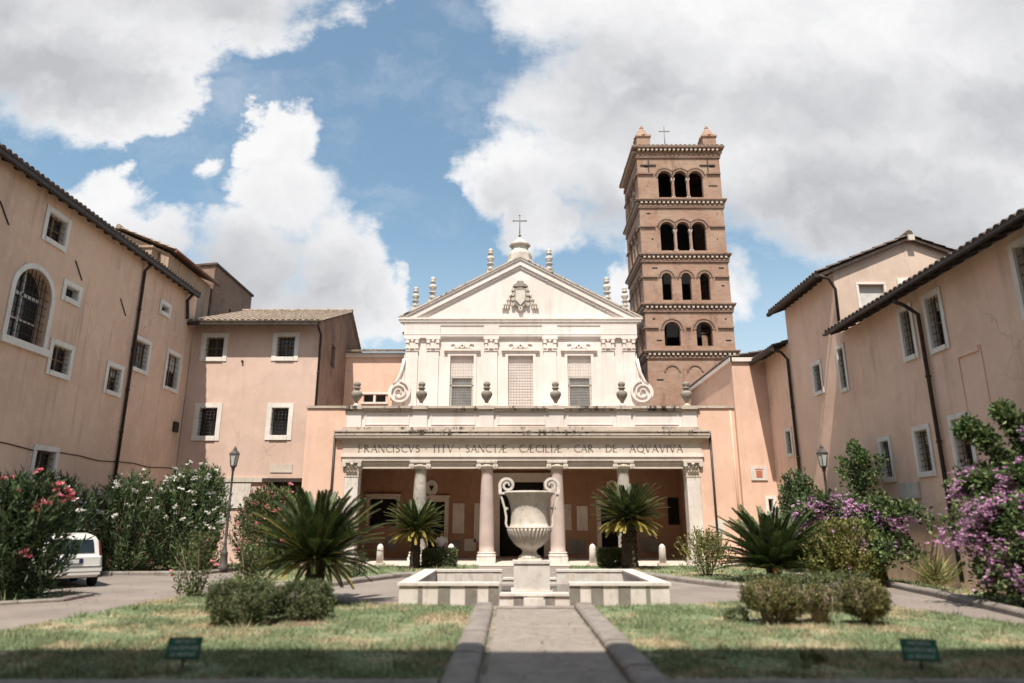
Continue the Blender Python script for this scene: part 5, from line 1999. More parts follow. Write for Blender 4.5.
# ------------------------------------------------------------------ parked car
def make_car():
    t = thing('parked_car', 'small white hatchback parked beside the oleanders, seen from behind', 'car', (0, 0, 0))
    L, W = 3.54, .79

    # sections along y (rear at 0, nose at L): (y, half width low, half width waist, z bottom, waist z)
    def section(y, zb, zt, wl, wt):
        return [(-wl * .9, y, zb), (-wl, y, zb + .14), (-wl * 1.01, y, (zb + zt) / 2), (-wt, y, zt), (wt, y, zt), (wl * 1.01, y, (zb + zt) / 2), (wl, y, zb + .14), (wl * .9, y, zb)]

    secs = [(.0, .34, .86, .70, .70), (.06, .28, .90, .765, .745), (.3, .26, .92, W, .765), (1.2, .24, .92, W, .77), (2.4, .24, .93, W, .765), (2.75, .25, .96, W, .74), (3.25, .27, .84, .76, .67), (3.48, .32, .72, .69, .58), (L, .38, .64, .62, .52)]
    b = MB()
    rings = [section(*s_) for s_ in secs]
    n = 8
    vs_ = [p for r_ in rings for p in r_]
    b.mesh(vs_, [(i * n + k, i * n + (k + 1) % n, (i + 1) * n + (k + 1) % n, (i + 1) * n + k) for i in range(len(rings) - 1) for k in range(n)], False)
    b.face(rings[0])
    b.face(rings[-1][::-1])
    # cabin
    cab = [(.05, .88, .745), (.18, 1.40, .60), (.34, 1.50, .565), (1.0, 1.545, .58), (1.7, 1.53, .60), (2.0, 1.46, .585), (2.72, .94, .70)]
    rings = []
    for y, z, hw in cab:
        rings.append([(-.745, y, .88), (-hw - (0 if z < 1 else .02), y, z - .06 if z > 1 else .89), (-hw + .09, y, z), (hw - .09, y, z), (hw + (0 if z < 1 else .02), y, z - .06 if z > 1 else .89), (.745, y, .88)])
    n = 6
    vs_ = [p for r_ in rings for p in r_]
    b.mesh(vs_, [(i * n + k, i * n + (k + 1) % n, (i + 1) * n + (k + 1) % n, (i + 1) * n + k) for i in range(len(rings) - 1) for k in range(n)], False)
    b.face(rings[0])
    body = b.build('body', M['car_paint'], t)
    bv = body.modifiers.new('bevel', 'BEVEL')
    bv.width = .06
    bv.segments = 3
    bv.limit_method = 'ANGLE'
    bv.angle_limit = R(25)

    def p_rear(x, z, off=-.012):   # the hatch leans forward above the waist
        y = .05 + (z - .88) / .54 * .11 if z > .88 else .0
        return (x, y + off, z)

    b = MB()
    b.face([p_rear(-.56, .98), p_rear(.56, .98), p_rear(.50, 1.36), p_rear(-.50, 1.36)])
    b.face([p_rear(-.56, .98, .01), p_rear(.56, .98, .01), p_rear(.50, 1.36, .01), p_rear(-.50, 1.36, .01)])
    b.build('rear_window', M['car_glass'], t)
    for s in (-1, 1):
        b = MB()
        b.prism([p_rear(s * .675, .90, -.02), p_rear(s * .735, .90, -.02), p_rear(s * .665, 1.34, -.02), p_rear(s * .625, 1.34, -.02)], (0, .12, 0))
        b.build('tail_light', M['car_lens'], t)
        b = MB()
        xs = s * .69
        for (y0, y1) in ((.45, 1.05), (1.12, 1.95)):
            b.face([(s * .752, y0, .96), (s * .752, y1 + (.5 if y1 > 1.5 else 0), .96), (s * .632, y1, 1.42), (s * .632, y0 - .05, 1.42)])
        b.build('side_window', M['car_glass'], t)
    b = MB()
    b.box(-.765, .765, -.07, .08, .44, .58)
    b.box(-.74, .74, -.06, .08, .34, .44)
    o = b.build('bumper', M['car_paint'], t)
    bv = o.modifiers.new('bevel', 'BEVEL')
    bv.width = .02
    b = MB()
    b.box(-.768, .768, -.078, -.068, .575, .605)
    b.build('bumper_strip', M['car_black'], t)
    b = MB()
    b.box(-.30, .30, -.02, .0, .68, .82)
    b.build('plate_recess', M['car_black'], t)
    b = MB()
    b.box(-.25, .25, -.032, -.02, .69, .80)
    pl = b.build('number_plate', M['plate'], t)
    b = MB()
    b.box(-.252, -.21, -.034, -.018, .69, .80)
    b.box(.21, .252, -.034, -.018, .69, .80)
    b.build('plate_band', M['plate_blue'], pl)
    for s in (-1, 1):
        for y in (.55, 2.85):
            b = MB()
            prof = [(.20, -.075), (.265, -.085), (.285, -.06), (.285, .06), (.265, .085), (.20, .075)]
            b.lathe(prof, 0, 0, 0, 24, cap=False)
            b.lathe([(.20, -.06), (.20, .06)], 0, 0, 0, 24)
            wv = MB()
            wv.v, wv.f, wv.sm = [(s * .69 + z, y + a, .285 + c) for a, c, z in b.v], b.f, b.sm
            wh = wv.build('wheel', M['tyre'], t)
            b = MB()
            b.tube([(s * (.69 + .062), y, .285), (s * (.69 + .074), y, .285)], .185, 16)
            b.build('rim', M['rim'], wh)
    b = MB()
    b.tube([(.0, .04, 1.46), (.0, -.02, 1.44)], .03, 6)
    b.build('brake_light', M['car_lens'], t)
    return t


car = make_car()
car.location = (-11.55, 18.7, 0)
car.scale = (1, 1, .89)
car.rotation_euler = (0, 0, R(42))

# ------------------------------------------------------------------ seated person by the portico door
def skin_chain(name, verts, edges, radii, material, parent, sub=1):
    me = bpy.data.meshes.new(name)
    me.from_pydata(verts, edges, [])
    o = bpy.data.objects.new(name, me)
    col.objects.link(o)
    m_ = o.modifiers.new('skin', 'SKIN')
    for i, r_ in enumerate(radii):
        rr = r_ if isinstance(r_, tuple) else (r_, r_)
        me.skin_vertices[0].data[i].radius = rr
    me.skin_vertices[0].data[0].use_root = True
    m_.use_smooth_shade = True
    s_ = o.modifiers.new('subsurf', 'SUBSURF')
    s_.levels = s_.render_levels = sub
    me.materials.append(material)
    o.parent = parent
    return o


pt = thing('person', 'person in a white shirt and dark trousers sitting by the dark doorway of the portico', 'person', (-3.32, 33.6, .03))
# local: faces -Y (towards the court)
bv_, be_, br_ = [], [], []


def jn(p, r_, parent=None):
    bv_.append(p)
    br_.append(r_)
    if parent is not None:
        be_.append((parent, len(bv_) - 1))
    return len(bv_) - 1


pel = jn((0, 0, .47), (.15, .11))
spn = jn((0, .02, .66), (.135, .10), pel)
chs = jn((0, .0, .85), (.155, .105), spn)
shl = jn((0, .0, .97), (.10, .08), chs)
nck = jn((0, -.01, 1.04), .05, shl)
hd = jn((0, -.03, 1.12), (.075, .085), nck)
hd2 = jn((0, -.03, 1.22), (.07, .082), hd)
for s in (-1, 1):
    a = jn((s * .185, .0, .94), .055, shl)
    a2 = jn((s * .24, -.04, .70), .042, a)
    a3 = jn((s * .17, -.26, .60), .033, a2)
    hnd = jn((s * .14, -.34, .585), (.035, .02), a3)
    for k in range(4):
        f0 = jn((s * (.165 - .02 * k), -.385, .58), .009, hnd)
        jn((s * (.167 - .021 * k), -.43 + .008 * abs(k - 1.4), .565), .008, f0)
    th = jn((s * .105, -.35, .585), .010, hnd)
    jn((s * .085, -.385, .575), .009, th)
    h1_ = jn((s * .10, -.05, .47), .085, pel)
    kn = jn((s * .13, -.44, .48), .06, h1_)
    an = jn((s * .13, -.42, .09), .04, kn)
    ft = jn((s * .13, -.44, .035), .037, an)
    jn((s * .14, -.60, .03), .03, ft)
body = skin_chain('body', bv_, be_, br_, M['skin'], pt, 1)
b = MB()


def local_tube(pts, rs, name, m, n=12):
    b = MB()
    b.tube(pts, rs, n)
    o = b.build(name, m, None)
    o.parent = pt
    return o


b = MB()
vs_, rings = [], [(.47, .165, .125), (.6, .16, .12), (.75, .17, .125), (.88, .20, .125), (.95, .20, .11), (1.0, .11, .085), (1.03, .07, .07)]
for z, rx, ry in rings:
    vs_ += [(rx * math.cos(2 * PI * k / 16), ry * math.sin(2 * PI * k / 16), z) for k in range(16)]
b.mesh(vs_, [(i * 16 + k, i * 16 + (k + 1) % 16, (i + 1) * 16 + (k + 1) % 16, (i + 1) * 16 + k) for i in range(len(rings) - 1) for k in range(16)], True)
for s in (-1, 1):
    b.tube([(s * .15, 0, .96), (s * .205, -.01, .90), (s * .245, -.04, .72)], [.07, .068, .06], 12)
o = b.build('shirt', M['shirt'], None)
o.parent = pt
b = MB()
for s in (-1, 1):
    b.tube([(s * .06, .04, .47), (s * .10, -.06, .475), (s * .13, -.43, .485), (s * .13, -.47, .44), (s * .13, -.42, .11)], [.12, .105, .078, .075, .058], 12)
b.lathe([(.17, .40), (.175, .46), (.165, .52)], 0, .01, 0, 16)
o = b.build('trousers', M['trousers'], None)
o.parent = pt
b = MB()
b.lathe([(.093, 1.15), (.098, 1.20), (.092, 1.25), (.065, 1.29), (.02, 1.305)], 0, -.012, 0, 16)
o = b.build('hair', M['hair'], None)
o.parent = pt
b = MB()
for s in (-1, 1):
    b.lathe([(.002, -.008), (.010, 0), (.002, .008)], s * .03, -.112, 1.175, 8)
o = b.build('eyes', M['black'], None)
o.parent = pt
b = MB()
b.prism([(-.012, -.105, 1.135), (.012, -.105, 1.135), (0, -.108, 1.18)], (0, -.022, -.004))
o = b.build('nose', M['skin'], None)
o.parent = pt
t = thing('stone_block', 'low stone block under the seated person by the portico doorway', 'block', (-3.32, 33.7, .03))
b = MB()
b.box(-3.6, -3.04, 33.5, 33.95, .03, .38)
b.box(-3.63, -3.01, 33.47, 33.98, .38, .42)
b.build('slab', M['travertine'], t)


# ------------------------------------------------------------------ plants
def leaf(mb, p, d, up, L, Wd, fold=.0):
    """one pointed leaf as a four sided face from p along d"""
    side = d.cross(up)
    if side.length < 1e-5:
        side = d.orthogonal()
    side.normalize()
    nrm = side.cross(d)
    m_ = p + d * (L * .45) + nrm * (fold * L)
    b = len(mb.v)
    mb.v += [tuple(p), tuple(m_ + side * Wd / 2), tuple(p + d * L), tuple(m_ - side * Wd / 2)]
    mb.f.append((b, b + 1, b + 2, b + 3))
    mb.sm.append(False)


def rdir(r):
    z = r.uniform(-1, 1)
    a = r.uniform(0, 2 * PI)
    q = math.sqrt(1 - z * z)
    return Vector((q * math.cos(a), q * math.sin(a), z))


def blossom(mb, p, r, s, n=5):
    for _ in range(n):
        d = rdir(r)
        d.z = abs(d.z) * .7 + .1
        d.normalize()
        leaf(mb, p, d, rdir(r), s * r.uniform(.8, 1.2), s * .8, .1)


def shoot_bush(name, label, cat, base, rx, ry, h, n_shoots, per, leaf_l, leaf_w, lm, seed, group=None, flowers=None, flow_n=0, flow_s=.06, stems=7, low=.0, droop=.0, top_bias=.8, flower_where=lambda p: True):
    """bush of upright shoots that fan out from several stems; leaves along the outer part of each shoot"""
    r = random.Random(seed)
    t = thing(name, label, cat, base, group)
    bx, by, bz = base
    B = Vector(base)
    lv, st, fl = MB(), MB(), MB()
    for k in range(stems):
        a = 2 * PI * k / stems + r.uniform(-.4, .4)
        q = r.uniform(.35, .85)
        a2 = a + r.uniform(-.5, .5)
        st.tube([B + Vector((math.cos(a) * rx * .10, math.sin(a) * ry * .10, -.05)), B + Vector((math.cos(a) * rx * q * .45, math.sin(a) * ry * q * .45, h * r.uniform(.22, .38))), B + Vector((math.cos(a2) * rx * q, math.sin(a2) * ry * q, h * r.uniform(.6, .85)))], [.022, .015, .006], 5)
    tips = []
    for _ in range(n_shoots):
        a = r.uniform(0, 2 * PI)
        q = math.sqrt(r.random())
        zt = low + (1 - low) * r.random() ** top_bias
        env = math.sqrt(max(0.02, 1 - (zt * 1.02 - .42) ** 2 / .40)) if zt > .42 else .75 + .6 * zt
        lump = 1 + .30 * noise.noise((math.cos(a) * 2 + seed, math.sin(a) * 2, zt * 3.0))
        tip = B + Vector((math.cos(a) * rx * q * min(1, env) * lump, math.sin(a) * ry * q * min(1, env) * lump, h * zt * (1 + .12 * noise.noise((a * 1.3, seed, q * 2)))))
        root = B + Vector((math.cos(a) * rx * q * .45, math.sin(a) * ry * q * .45, h * max(0, zt - .45)))
        d0 = (tip - root)
        ln = d0.length
        if ln < .05:
            continue
        d0.normalize()
        ax = (d0 + Vector((math.cos(a), math.sin(a), 0)) * .25 + Vector((0, 0, .35))).normalized()
        s_len = min(ln, .55)
        for j in range(per):
            u = j / per
            p = tip - ax * s_len * u + rdir(r) * .02
            if p.z < .04:
                continue
            sp = r.uniform(.45, 1.05) + u * .3
            d = (ax * (1.1 - u * .5) + rdir(r) * sp - Vector((0, 0, droop * u))).normalized()
            leaf(lv, p, d, rdir(r) + Vector((0, 0, 1)), leaf_l * r.uniform(.65, 1.2), leaf_w * r.uniform(.8, 1.2), .06)
        tips.append((tip, ax, q, zt))
    lv.build('foliage', M[lm], t, recalc=False)
    st.build('stems', M['bark'], t)
    if flowers:
        out = [q for q in tips if (q[2] > .55 or q[3] > .7) and flower_where(q[0])]
        for k in range(flow_n):
            tip, ax, _, _ = r.choice(out)
            p = tip + ax * r.uniform(.0, .08) + rdir(r) * .03
            for _ in range(r.randint(2, 4)):
                blossom(fl, p + rdir(r) * flow_s * .9, r, flow_s)
        fl.build('blossoms', M[flowers], t, recalc=False)
    return t


def clump_bush(name, label, cat, base, boxes, n, leaf_s, lm, seed, group=None, twig=0, clump=.10, aspect=.55):
    """clipped or rounded bush: many leaf clumps spread just under the surface of a few lobes"""
    r = random.Random(seed)
    t = thing(name, label, cat, base, group)
    lv, st = MB(), MB()
    B = Vector(base)
    tot = sum(b_[3] * b_[4] * b_[5] for b_ in boxes)
    for (cx, cy, cz, rx, ry, rz, pw) in boxes:
        nn = int(n * rx * ry * rz / tot / 26)
        for _ in range(nn):
            d = rdir(r)
            if pw >= 4:
                ax_ = r.randrange(3)
                d = Vector([r.uniform(-1, 1) for _ in range(3)])
                d[ax_] = r.choice((-1, 1))
            # superellipsoid for clipped shapes
            m_ = (abs(d.x) ** pw + abs(d.y) ** pw + abs(d.z) ** pw) ** (1 / pw)
            d = d / (m_ if pw < 4 else 1)
            q = r.uniform(.62, 1.0) ** .6
            lump = 1 + (.16 if pw < 4 else .04) * noise.noise((d.x * 2.3 + seed, d.y * 2.3, d.z * 2.3)) + .08 * noise.noise((d.x * 6, d.y * 6 + seed, d.z * 6))
            c = B + Vector((cx + d.x * rx * q * lump, cy + d.y * ry * q * lump, cz + d.z * rz * q * lump))
            if c.z < .05:
                continue
            out = Vector((d.x / rx, d.y / ry, d.z / rz)).normalized()
            cr = clump * r.uniform(.5, 1.2)
            for _ in range(26):
                p = c + rdir(r) * cr * r.random() ** .5
                dd = (out * .7 + rdir(r) + Vector((0, 0, .25))).normalized()
                leaf(lv, p, dd, rdir(r), leaf_s * r.uniform(.6, 1.25), leaf_s * aspect, .08)
        for _ in range(twig):
            a = r.uniform(0, 2 * PI)
            q0 = r.random() ** .5
            p0 = B + Vector((cx + math.cos(a) * rx * .35 * q0, cy + math.sin(a) * ry * .35 * q0, 0))
            p1 = B + Vector((cx + math.cos(a) * rx * .9 * q0, cy + math.sin(a) * ry * .9 * q0, cz + rz * r.uniform(.3, .98)))
            mid = p0.lerp(p1, .5) + rdir(r) * .05
            st.tube([p0, mid, p1], [.014, .010, .004], 5)
    lv.build('foliage', M[lm], t, recalc=False)
    if twig:
        st.build('stems', M['twig' if 'dry' in lm else 'bark'], t)
    return t


def cycad(label, base, trunk_h, trunk_r, n, L, seed, e_hi=80, e_lo=-12, old=0, cone=False, leafw=.030, pairs=58):
    r = random.Random(seed)
    t = thing('cycad', label, 'cycad', base, 'cycads around the fountain')
    bx, by, bz = base
    b = MB()
    prof = [(trunk_r * 1.15, -.03), (trunk_r * 1.05, .10)]
    m_ = max(3, int(trunk_h / .09))
    for k in range(m_ + 1):
        u = k / m_
        prof.append((trunk_r * (1.0 + .10 * (k % 2)) * (1 - .12 * u), .10 + (trunk_h - .05) * u))
    prof.append((trunk_r * .5, trunk_h + .14))
    b.lathe(prof, bx, by, bz, 18, smooth=False, mod=lambda j, a: 1 + .10 * math.sin(a * 9 + j * 2.2) + .04 * math.sin(a * 17 + j))
    b.build('trunk', M['trunk'], t)
    cr, od, ra = MB(), MB(), MB()
    C = Vector((bx, by, bz + trunk_h + .06))
    for k in range(n + old):
        is_old = k >= n
        u = (k + .5) / n
        az = k * 2.39996 + r.uniform(-.2, .2)
        el = R(e_hi + (e_lo - e_hi) * u ** 1.15 + r.uniform(-6, 6)) if not is_old else R(r.uniform(-24, -2))
        ln = L * r.uniform(.88, 1.08) * (.80 + .2 * math.sin(PI * min(1, u + .2))) * (.92 if is_old else 1)
        h = Vector((math.cos(az), math.sin(az), 0))
        p = C + h * trunk_r * .55
        pts, dirs = [p], []
        seg = 12
        e = el
        for i in range(seg):
            e -= R(.5 + 4.8 * (i / seg) ** 1.4) * (.7 + .4 * math.cos(el))
            d = h * math.cos(e) + Vector((0, 0, math.sin(e)))
            dirs.append(d)
            p = p + d * ln / seg
            pts.append(p)
        dirs.append(dirs[-1])
        ra.tube(pts, [.011 * (1 - .8 * i / seg) for i in range(seg + 1)], 4)
        side0 = h.cross(Vector((0, 0, 1))).normalized()
        mb = od if is_old else cr
        for i in range(pairs):
            v = .10 + .89 * i / pairs
            f = v * seg
            a_ = min(seg - 1, int(f))
            p = pts[a_].lerp(pts[a_ + 1], f - a_)
            d = dirs[a_].lerp(dirs[a_ + 1], f - a_).normalized()
            up = side0.cross(d).normalized()
            ll = ln * .15 * min(1, (v - .04) * 6) * (1 - .62 * max(0, v - .45) / .55) * r.uniform(.92, 1.06)
            for s in (-1, 1):
                dd = (d * (.62 + .4 * v) + side0 * s * .85 + up * (.34 + .1 * r.random()) * (.4 if is_old else 1)).normalized()
                leaf(mb, p, dd, up, ll, leafw, .02)
    cr.build('crown', M['cycad'], t, recalc=False)
    ra.build('frond_ribs', M['cycad_old' if old else 'cycad'], t)
    if old:
        od.build('old_fronds', M['cycad_old'], t, recalc=False)
    if cone:
        b = MB()
        b.lathe([(.05, -.05), (.12, .02), (.13, .10), (.07, .18), (.01, .2)], bx - .05, by - trunk_r - .12, bz + trunk_h - .02, 10)
        b.build('seed_cone', M['orange_dry'], t)
    return t


cycad('large dark cycad with arching fronds on the left front lawn', (-4.1, 15.0, .03), .80, .20, 100, 1.62, 11, 76, -6, old=8)
cycad('smaller cycad with yellowing lower fronds in front of the left mottled column', (-3.55, 26.2, .03), 1.32, .18, 80, 1.30, 12, 66, 4, old=36)
cycad('stout cycad on a tall thick trunk with a yellow skirt, right of the fountain', (4.28, 26.0, .03), 1.70, .28, 100, 1.55, 13, 70, 6, old=52)
cycad('stemless dark cycad spreading from the ground at the right, behind the dry box bushes', (7.45, 20.4, .03), .28, .22, 96, 1.95, 14, 76, 8, cone=True, leafw=.038)

# clipped bushes on the front lawns
clump_bush('box_bush', 'larger grey green box bush, left one of the pair before the large cycad', 'bush', (-4.42, 11.95, .03), [(0, 0, .34, .55, .50, .33, 2.6)], 15000, .042, 'boxwood', 31, 'box bushes before the large cycad', 16, .085)
clump_bush('box_bush', 'smaller grey green box bush, right one of the pair before the large cycad', 'bush', (-3.55, 12.45, .03), [(0, 0, .32, .47, .45, .29, 2.6)], 10000, .042, 'boxwood', 32, 'box bushes before the large cycad', 16, .085)
clump_bush('box_bush', 'wide yellowish box bush at the left end of the right lawn row', 'bush', (4.2, 11.9, .03), [(0, 0, .43, .40, .38, .22, 2.4), (.28, .1, .34, .30, .34, .25, 2.2)], 11000, .042, 'boxwood_dry', 33, 'box bushes on the right lawn', 22, .085)
clump_bush('box_bush', 'half dead box bush of pale twigs in the middle of the right lawn row', 'bush', (5.02, 11.9, .03), [(0, 0, .40, .26, .26, .20, 2.2)], 2300, .042, 'boxwood_dry', 34, 'box bushes on the right lawn', 40, .08)
clump_bush('box_bush', 'upright box bush with bare pale legs at the right end of the right lawn row', 'bush', (5.72, 11.8, .03), [(0, 0, .40, .33, .32, .26, 2.6)], 9000, .042, 'boxwood_dry', 35, 'box bushes on the right lawn', 26, .085)
clump_bush('box_hedge', 'low dark clipped hedge running behind the dry box bushes on the right lawn', 'hedge', (5.6, 13.6, .03), [(0, 0, .34, 1.1, .42, .30, 4)], 15000, .045, 'boxwood', 36, None, 20, .09)
clump_bush('box_hedge', 'small square clipped hedge left of the fountain, before the doorway', 'hedge', (-2.72, 26.8, .03), [(0, 0, .34, .60, .42, .31, 5)], 20000, .055, 'boxwood', 37, 'square hedges before the portico', 8, .09)
clump_bush('box_hedge', 'small square clipped hedge right of the fountain, touching the stout cycad', 'hedge', (3.72, 27.0, .03), [(0, 0, .38, .45, .40, .28, 5)], 16000, .055, 'boxwood', 38, 'square hedges before the portico', 14, .09)
clump_bush('box_bush', 'tiny dark tuft of box growing by the shaded edge of the right lawn', 'bush', (3.55, 8.75, .03), [(0, 0, .05, .15, .12, .06, 2)], 700, .035, 'boxwood', 39, None, 0, .05)
clump_bush('box_bush', 'tiny flat tuft of box on the sunny grass left of the right row', 'bush', (3.75, 12.2, .03), [(0, 0, .10, .22, .18, .10, 2)], 1600, .035, 'boxwood', 40, None, 0, .06)
flat('bare_soil', smooth_poly([(-4.1, 11.75), (-3.5, 11.65), (-3.0, 11.9), (-3.3, 12.3), (-4.2, 12.3)], 2), .036, M['soil'])

# oleanders along the left
OL = 'oleanders along the left wall'
wf = lambda p: p.z > 1.3
shoot_bush('oleander', 'tall white flowering oleander directly behind the parked car', 'oleander', (-13.2, 24.2, .03), 1.5, 1.1, 3.2, 620, 13, .21, .048, 'oleander', 51, OL, 'white_petal', 60, .09, flower_where=wf)
shoot_bush('oleander', 'white flowering oleander beside the drainpipe, right of the parked car', 'oleander', (-11.6, 24.9, .03), 1.35, 1.1, 3.45, 600, 13, .21, .048, 'oleander', 52, OL, 'white_petal', 85, .09, flower_where=wf)
shoot_bush('oleander', 'tall feathery oleander with few blossoms at the right end of the white row', 'oleander', (-11.5, 26.2, .03), 1.0, 1.0, 3.6, 560, 14, .22, .044, 'oleander', 53, OL, 'white_petal', 30, .095, flower_where=wf)
shoot_bush('oleander', 'oleander with scattered white blossoms under the low barred window', 'oleander', (-14.0, 21.8, .03), 1.0, 1.4, 2.9, 520, 12, .21, .048, 'oleander_dark', 54, OL, 'white_petal', 34, .095, flower_where=wf)
shoot_bush('oleander', 'red pink flowering oleander at the left edge, hiding the side of the car', 'oleander', (-10.95, 15.75, .03), 1.15, 1.0, 2.65, 760, 14, .20, .048, 'oleander_dark', 55, OL, 'pink_petal', 36, .10, flower_where=lambda p: p.z > .7)
shoot_bush('oleander', 'dark oleander with pink blossoms against the wall at the far left', 'oleander', (-13.9, 18.3, .03), 1.0, 1.7, 2.75, 560, 12, .20, .048, 'oleander_dark', 56, OL, 'pink_petal', 55, .10, flower_where=lambda p: p.z > 1.2)

shoot_bush('oleander', 'pink flowering oleander behind the lamp post, under the block with barred windows', 'oleander', (-8.75, 25.6, .03), 1.45, 1.0, 2.85, 950, 12, .17, .052, 'rose', 57, None, 'rose_petal', 90, .075, flower_where=lambda p: p.z > .9)
shoot_bush('oleander', 'small white flowering oleander showing between the pink one and the large cycad', 'oleander', (-6.95, 27.0, .03), .8, .7, 2.5, 210, 10, .15, .034, 'oleander', 58, None, 'white_petal', 60, .09, flower_where=lambda p: p.z > 1.6)
shoot_bush('rose_bush', 'leggy rose bush with a few coral blooms at the road edge of the left lawn', 'rose bush', (-7.15, 16.3, .03), .62, .5, 1.40, 190, 8, .075, .05, 'rose', 59, None, 'rose_petal', 7, .06, stems=6, top_bias=.7)
shoot_bush('rose_bush', 'sparse yellowish rose bush left of the large cycad', 'rose bush', (-5.9, 16.2, .03), .55, .5, 1.3, 170, 8, .075, .05, 'rose', 60, None, 'rose_petal', 4, .05, stems=5)
shoot_bush('rose_bush', 'small dark leafy bush on the grass behind the right side of the large cycad', 'bush', (-4.75, 22.0, .03), .48, .4, .85, 90, 7, .07, .03, 'oleander_dark', 61, None, None, stems=6)
shoot_bush('rose_bush', 'pale rose bush with a bushy head on bare stems, before the right corner pier', 'rose bush', (6.1, 22.4, .03), 1.0, .6, 1.45, 260, 10, .08, .055, 'yellow_leaf', 62, None, None, stems=10, low=.35)

# fallen leaves and petals
for nm_, lab_, mt_, spots, n_, seed_ in (('fallen_leaves', 'dry fallen leaves scattered over lawns and road', 'yellow_leaf', ((-4, 12, 3.4, 4), (5, 12, 3.4, 4), (-9.5, 19, 2.2, 5), (9, 15, 1.5, 4), (.4, 10, .7, 4)), 420, 3),
                                     ('fallen_petals', 'pink petals fallen on the road beside the red oleander', 'pink_petal', ((-9.6, 15.4, .8, .9), (-8.6, 24.2, 1.2, .6)), 70, 4)):
    rq = random.Random(seed_)
    lv = MB()
    for _ in range(n_):
        cx, cy, sx_, sy_ = rq.choice(spots)
        d = rdir(rq)
        d.z = abs(d.z) * .15
        leaf(lv, Vector((cx + rq.uniform(-sx_, sx_), cy + rq.uniform(-sy_, sy_), .05)), d.normalized(), Vector((0, 0, 1)), rq.uniform(.04, .09), rq.uniform(.02, .04), .1)
    tag(lv.build(nm_, M[mt_], None, recalc=False), lab_, 'leaf litter', kind='stuff')

# shrubs on the right
shoot_bush('yellow_shrub', 'loose yellow green shrub between the stemless cycad and the purple bougainvillea', 'shrub', (9.05, 19.4, .03), 1.3, .8, 1.7, 620, 12, .11, .062, 'yellow_leaf', 63, None, 'boug_bract', 6, .05, stems=9)
shoot_bush('ivy_shrub', 'tall dark evergreen shrub against the salmon wall left of the lamp post', 'shrub', (10.2, 24.9, .03), .95, .9, 3.4, 520, 13, .13, .075, 'oleander', 64, None, None, stems=6)
# spiky pale plant
r_ = random.Random(5)
t = thing('yucca', 'small spiky light green plant at the wall foot between the two bougainvilleas', 'plant', (10.35, 17.6, .03))
lv = MB()
for k in range(130):
    d = rdir(r_)
    d.z = abs(d.z) * .9 + .25
    d.normalize()
    leaf(lv, Vector((10.35 + r_.gauss(0, .10), 17.6 + r_.gauss(0, .10), .1 + r_.random() * .35)), d, rdir(r_), r_.uniform(.5, .85), .035, .05)
lv.build('foliage', M['yellow_leaf'], t, recalc=False)


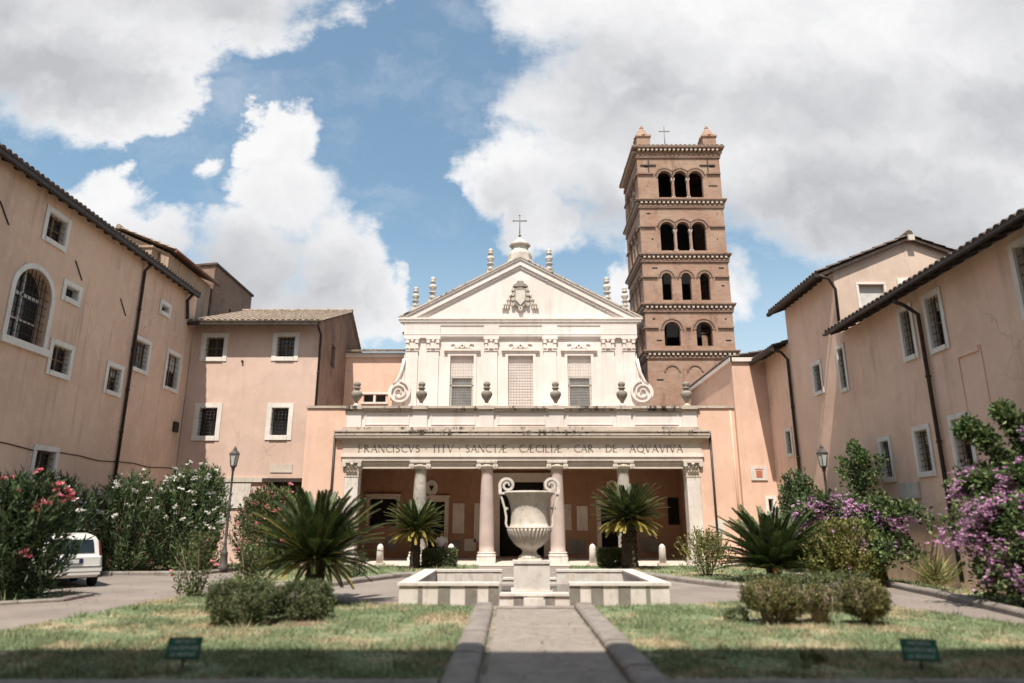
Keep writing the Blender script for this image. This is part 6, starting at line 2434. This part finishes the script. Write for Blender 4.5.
def bougainvillea(label, base, canes, seed, n_leaf=1.0):
    """arching canes given as (end offset, sag); leaves along them and drifts of purple bracts on the outer half"""
    r = random.Random(seed)
    t = thing('bougainvillea', label, 'bougainvillea', base, 'bougainvilleas along the right wall')
    B = Vector(base)
    lv, br, st = MB(), MB(), MB()
    for (ex, ey, ez, peak, nb, flw) in canes:
        for _ in range(nb):
            E_ = Vector((ex, ey, ez)) + Vector((r.gauss(0, .24), r.gauss(0, .24), r.gauss(0, .16))) * (1.0 if ez < 3.2 else .45)
            root = B + Vector((r.uniform(-.25, .25), r.uniform(-.25, .25), 0))
            P1 = B + Vector((E_.x * .25, E_.y * .25, peak * r.uniform(.85, 1.08)))
            P2 = B + Vector((E_.x * .72, E_.y * .72, max(peak, E_.z) * r.uniform(.92, 1.08)))
            P3 = B + E_
            pts = []
            for k in range(15):
                u = k / 14
                pts.append(root * (1 - u) ** 3 + P1 * 3 * u * (1 - u) ** 2 + P2 * 3 * u * u * (1 - u) + P3 * u ** 3)
            st.tube(pts, [.022 * (1 - .85 * k / 14) for k in range(15)], 5)
            for k in range(int(230 * n_leaf)):
                u = .18 + .82 * r.random() ** .8
                f = u * 14
                a = min(13, int(f))
                p = pts[a].lerp(pts[a + 1], f - a)
                off = rdir(r) * r.random() * (.26 if ez < 3.2 else .15)
                p = p + off
                if p.z < .06:
                    continue
                is_fl = flw > 0 and u > .45 and noise.noise(tuple(p * 2.1)) > (.42 - flw) and r.random() < .75
                if is_fl:
                    q = p + Vector((0, 0, -.05))
                    blossom(br, q, r, .062, 4)
                else:
                    d = (off.normalized() + rdir(r) * .7 + Vector((0, 0, .15))).normalized()
                    leaf(lv, p, d, rdir(r), r.uniform(.085, .14), r.uniform(.06, .09), .08)
    st.build('canes', M['bark'], t)
    lv.build('foliage', M['boug_leaf'], t, recalc=False)
    br.build('blossoms', M['boug_bract'], t, recalc=False)
    return t


bougainvillea('sprawling purple bougainvillea around the lamp post, with tall bare green shoots', (10.45, 20.6, .03),
              [(-1.4, .6, 1.9, 2.5, 9, .45), (-.9, -.6, 1.6, 2.5, 10, .5), (-.2, -1.3, 1.5, 2.4, 9, .45), (-1.6, 1.6, 1.5, 2.3, 8, .4), (.1, -1.9, 1.8, 2.2, 7, .15), (.3, 1.5, 3.5, 2.2, 2, 0), (.3, 1.0, 3.95, 2.1, 2, 0), (.25, .45, 3.7, 2.1, 3, 0), (.25, -.1, 3.4, 2.2, 2, 0), (.2, 1.3, 3.1, 2.0, 3, 0), (-.9, -1.4, .9, 1.9, 10, .3), (-.4, -2.0, .7, 1.6, 7, .12),
               (-.5, -.2, 1.1, 1.5, 10, .1), (-.2, -1.6, .7, 1.2, 10, .1)], 71, 1.05)
bougainvillea('tall purple bougainvillea at the right edge, leaning over the kerb', (10.75, 13.9, .03),
              [(-1.5, .5, 1.2, 2.4, 10, .55), (-1.0, .9, 2.3, 2.6, 9, .45), (-.9, -.4, 1.4, 2.5, 10, .45), (-.5, .3, 2.6, 2.5, 10, .35), (-.9, .9, 3.55, 2.6, 6, 0), (-.3, .8, 3.9, 2.6, 6, 0), (.0, .3, 3.6, 2.6, 8, 0.1), (-.8, -.9, .6, 2.0, 10, .4), (-.2, -.8, 1.6, 2.2, 10, .25), (-.4, 0, 1.0, 1.4, 12, .1), (-1.25, .0, .6, 2.0, 8, .5), (.1, -.3, 2.6, 2.4, 10, .2), (-.7, -.2, .25, 1.2, 12, .25), (-.9, .6, .3, 1.3, 10, .15), (-.4, -1.2, .3, 1.3, 12, .3)], 72, 1.35)
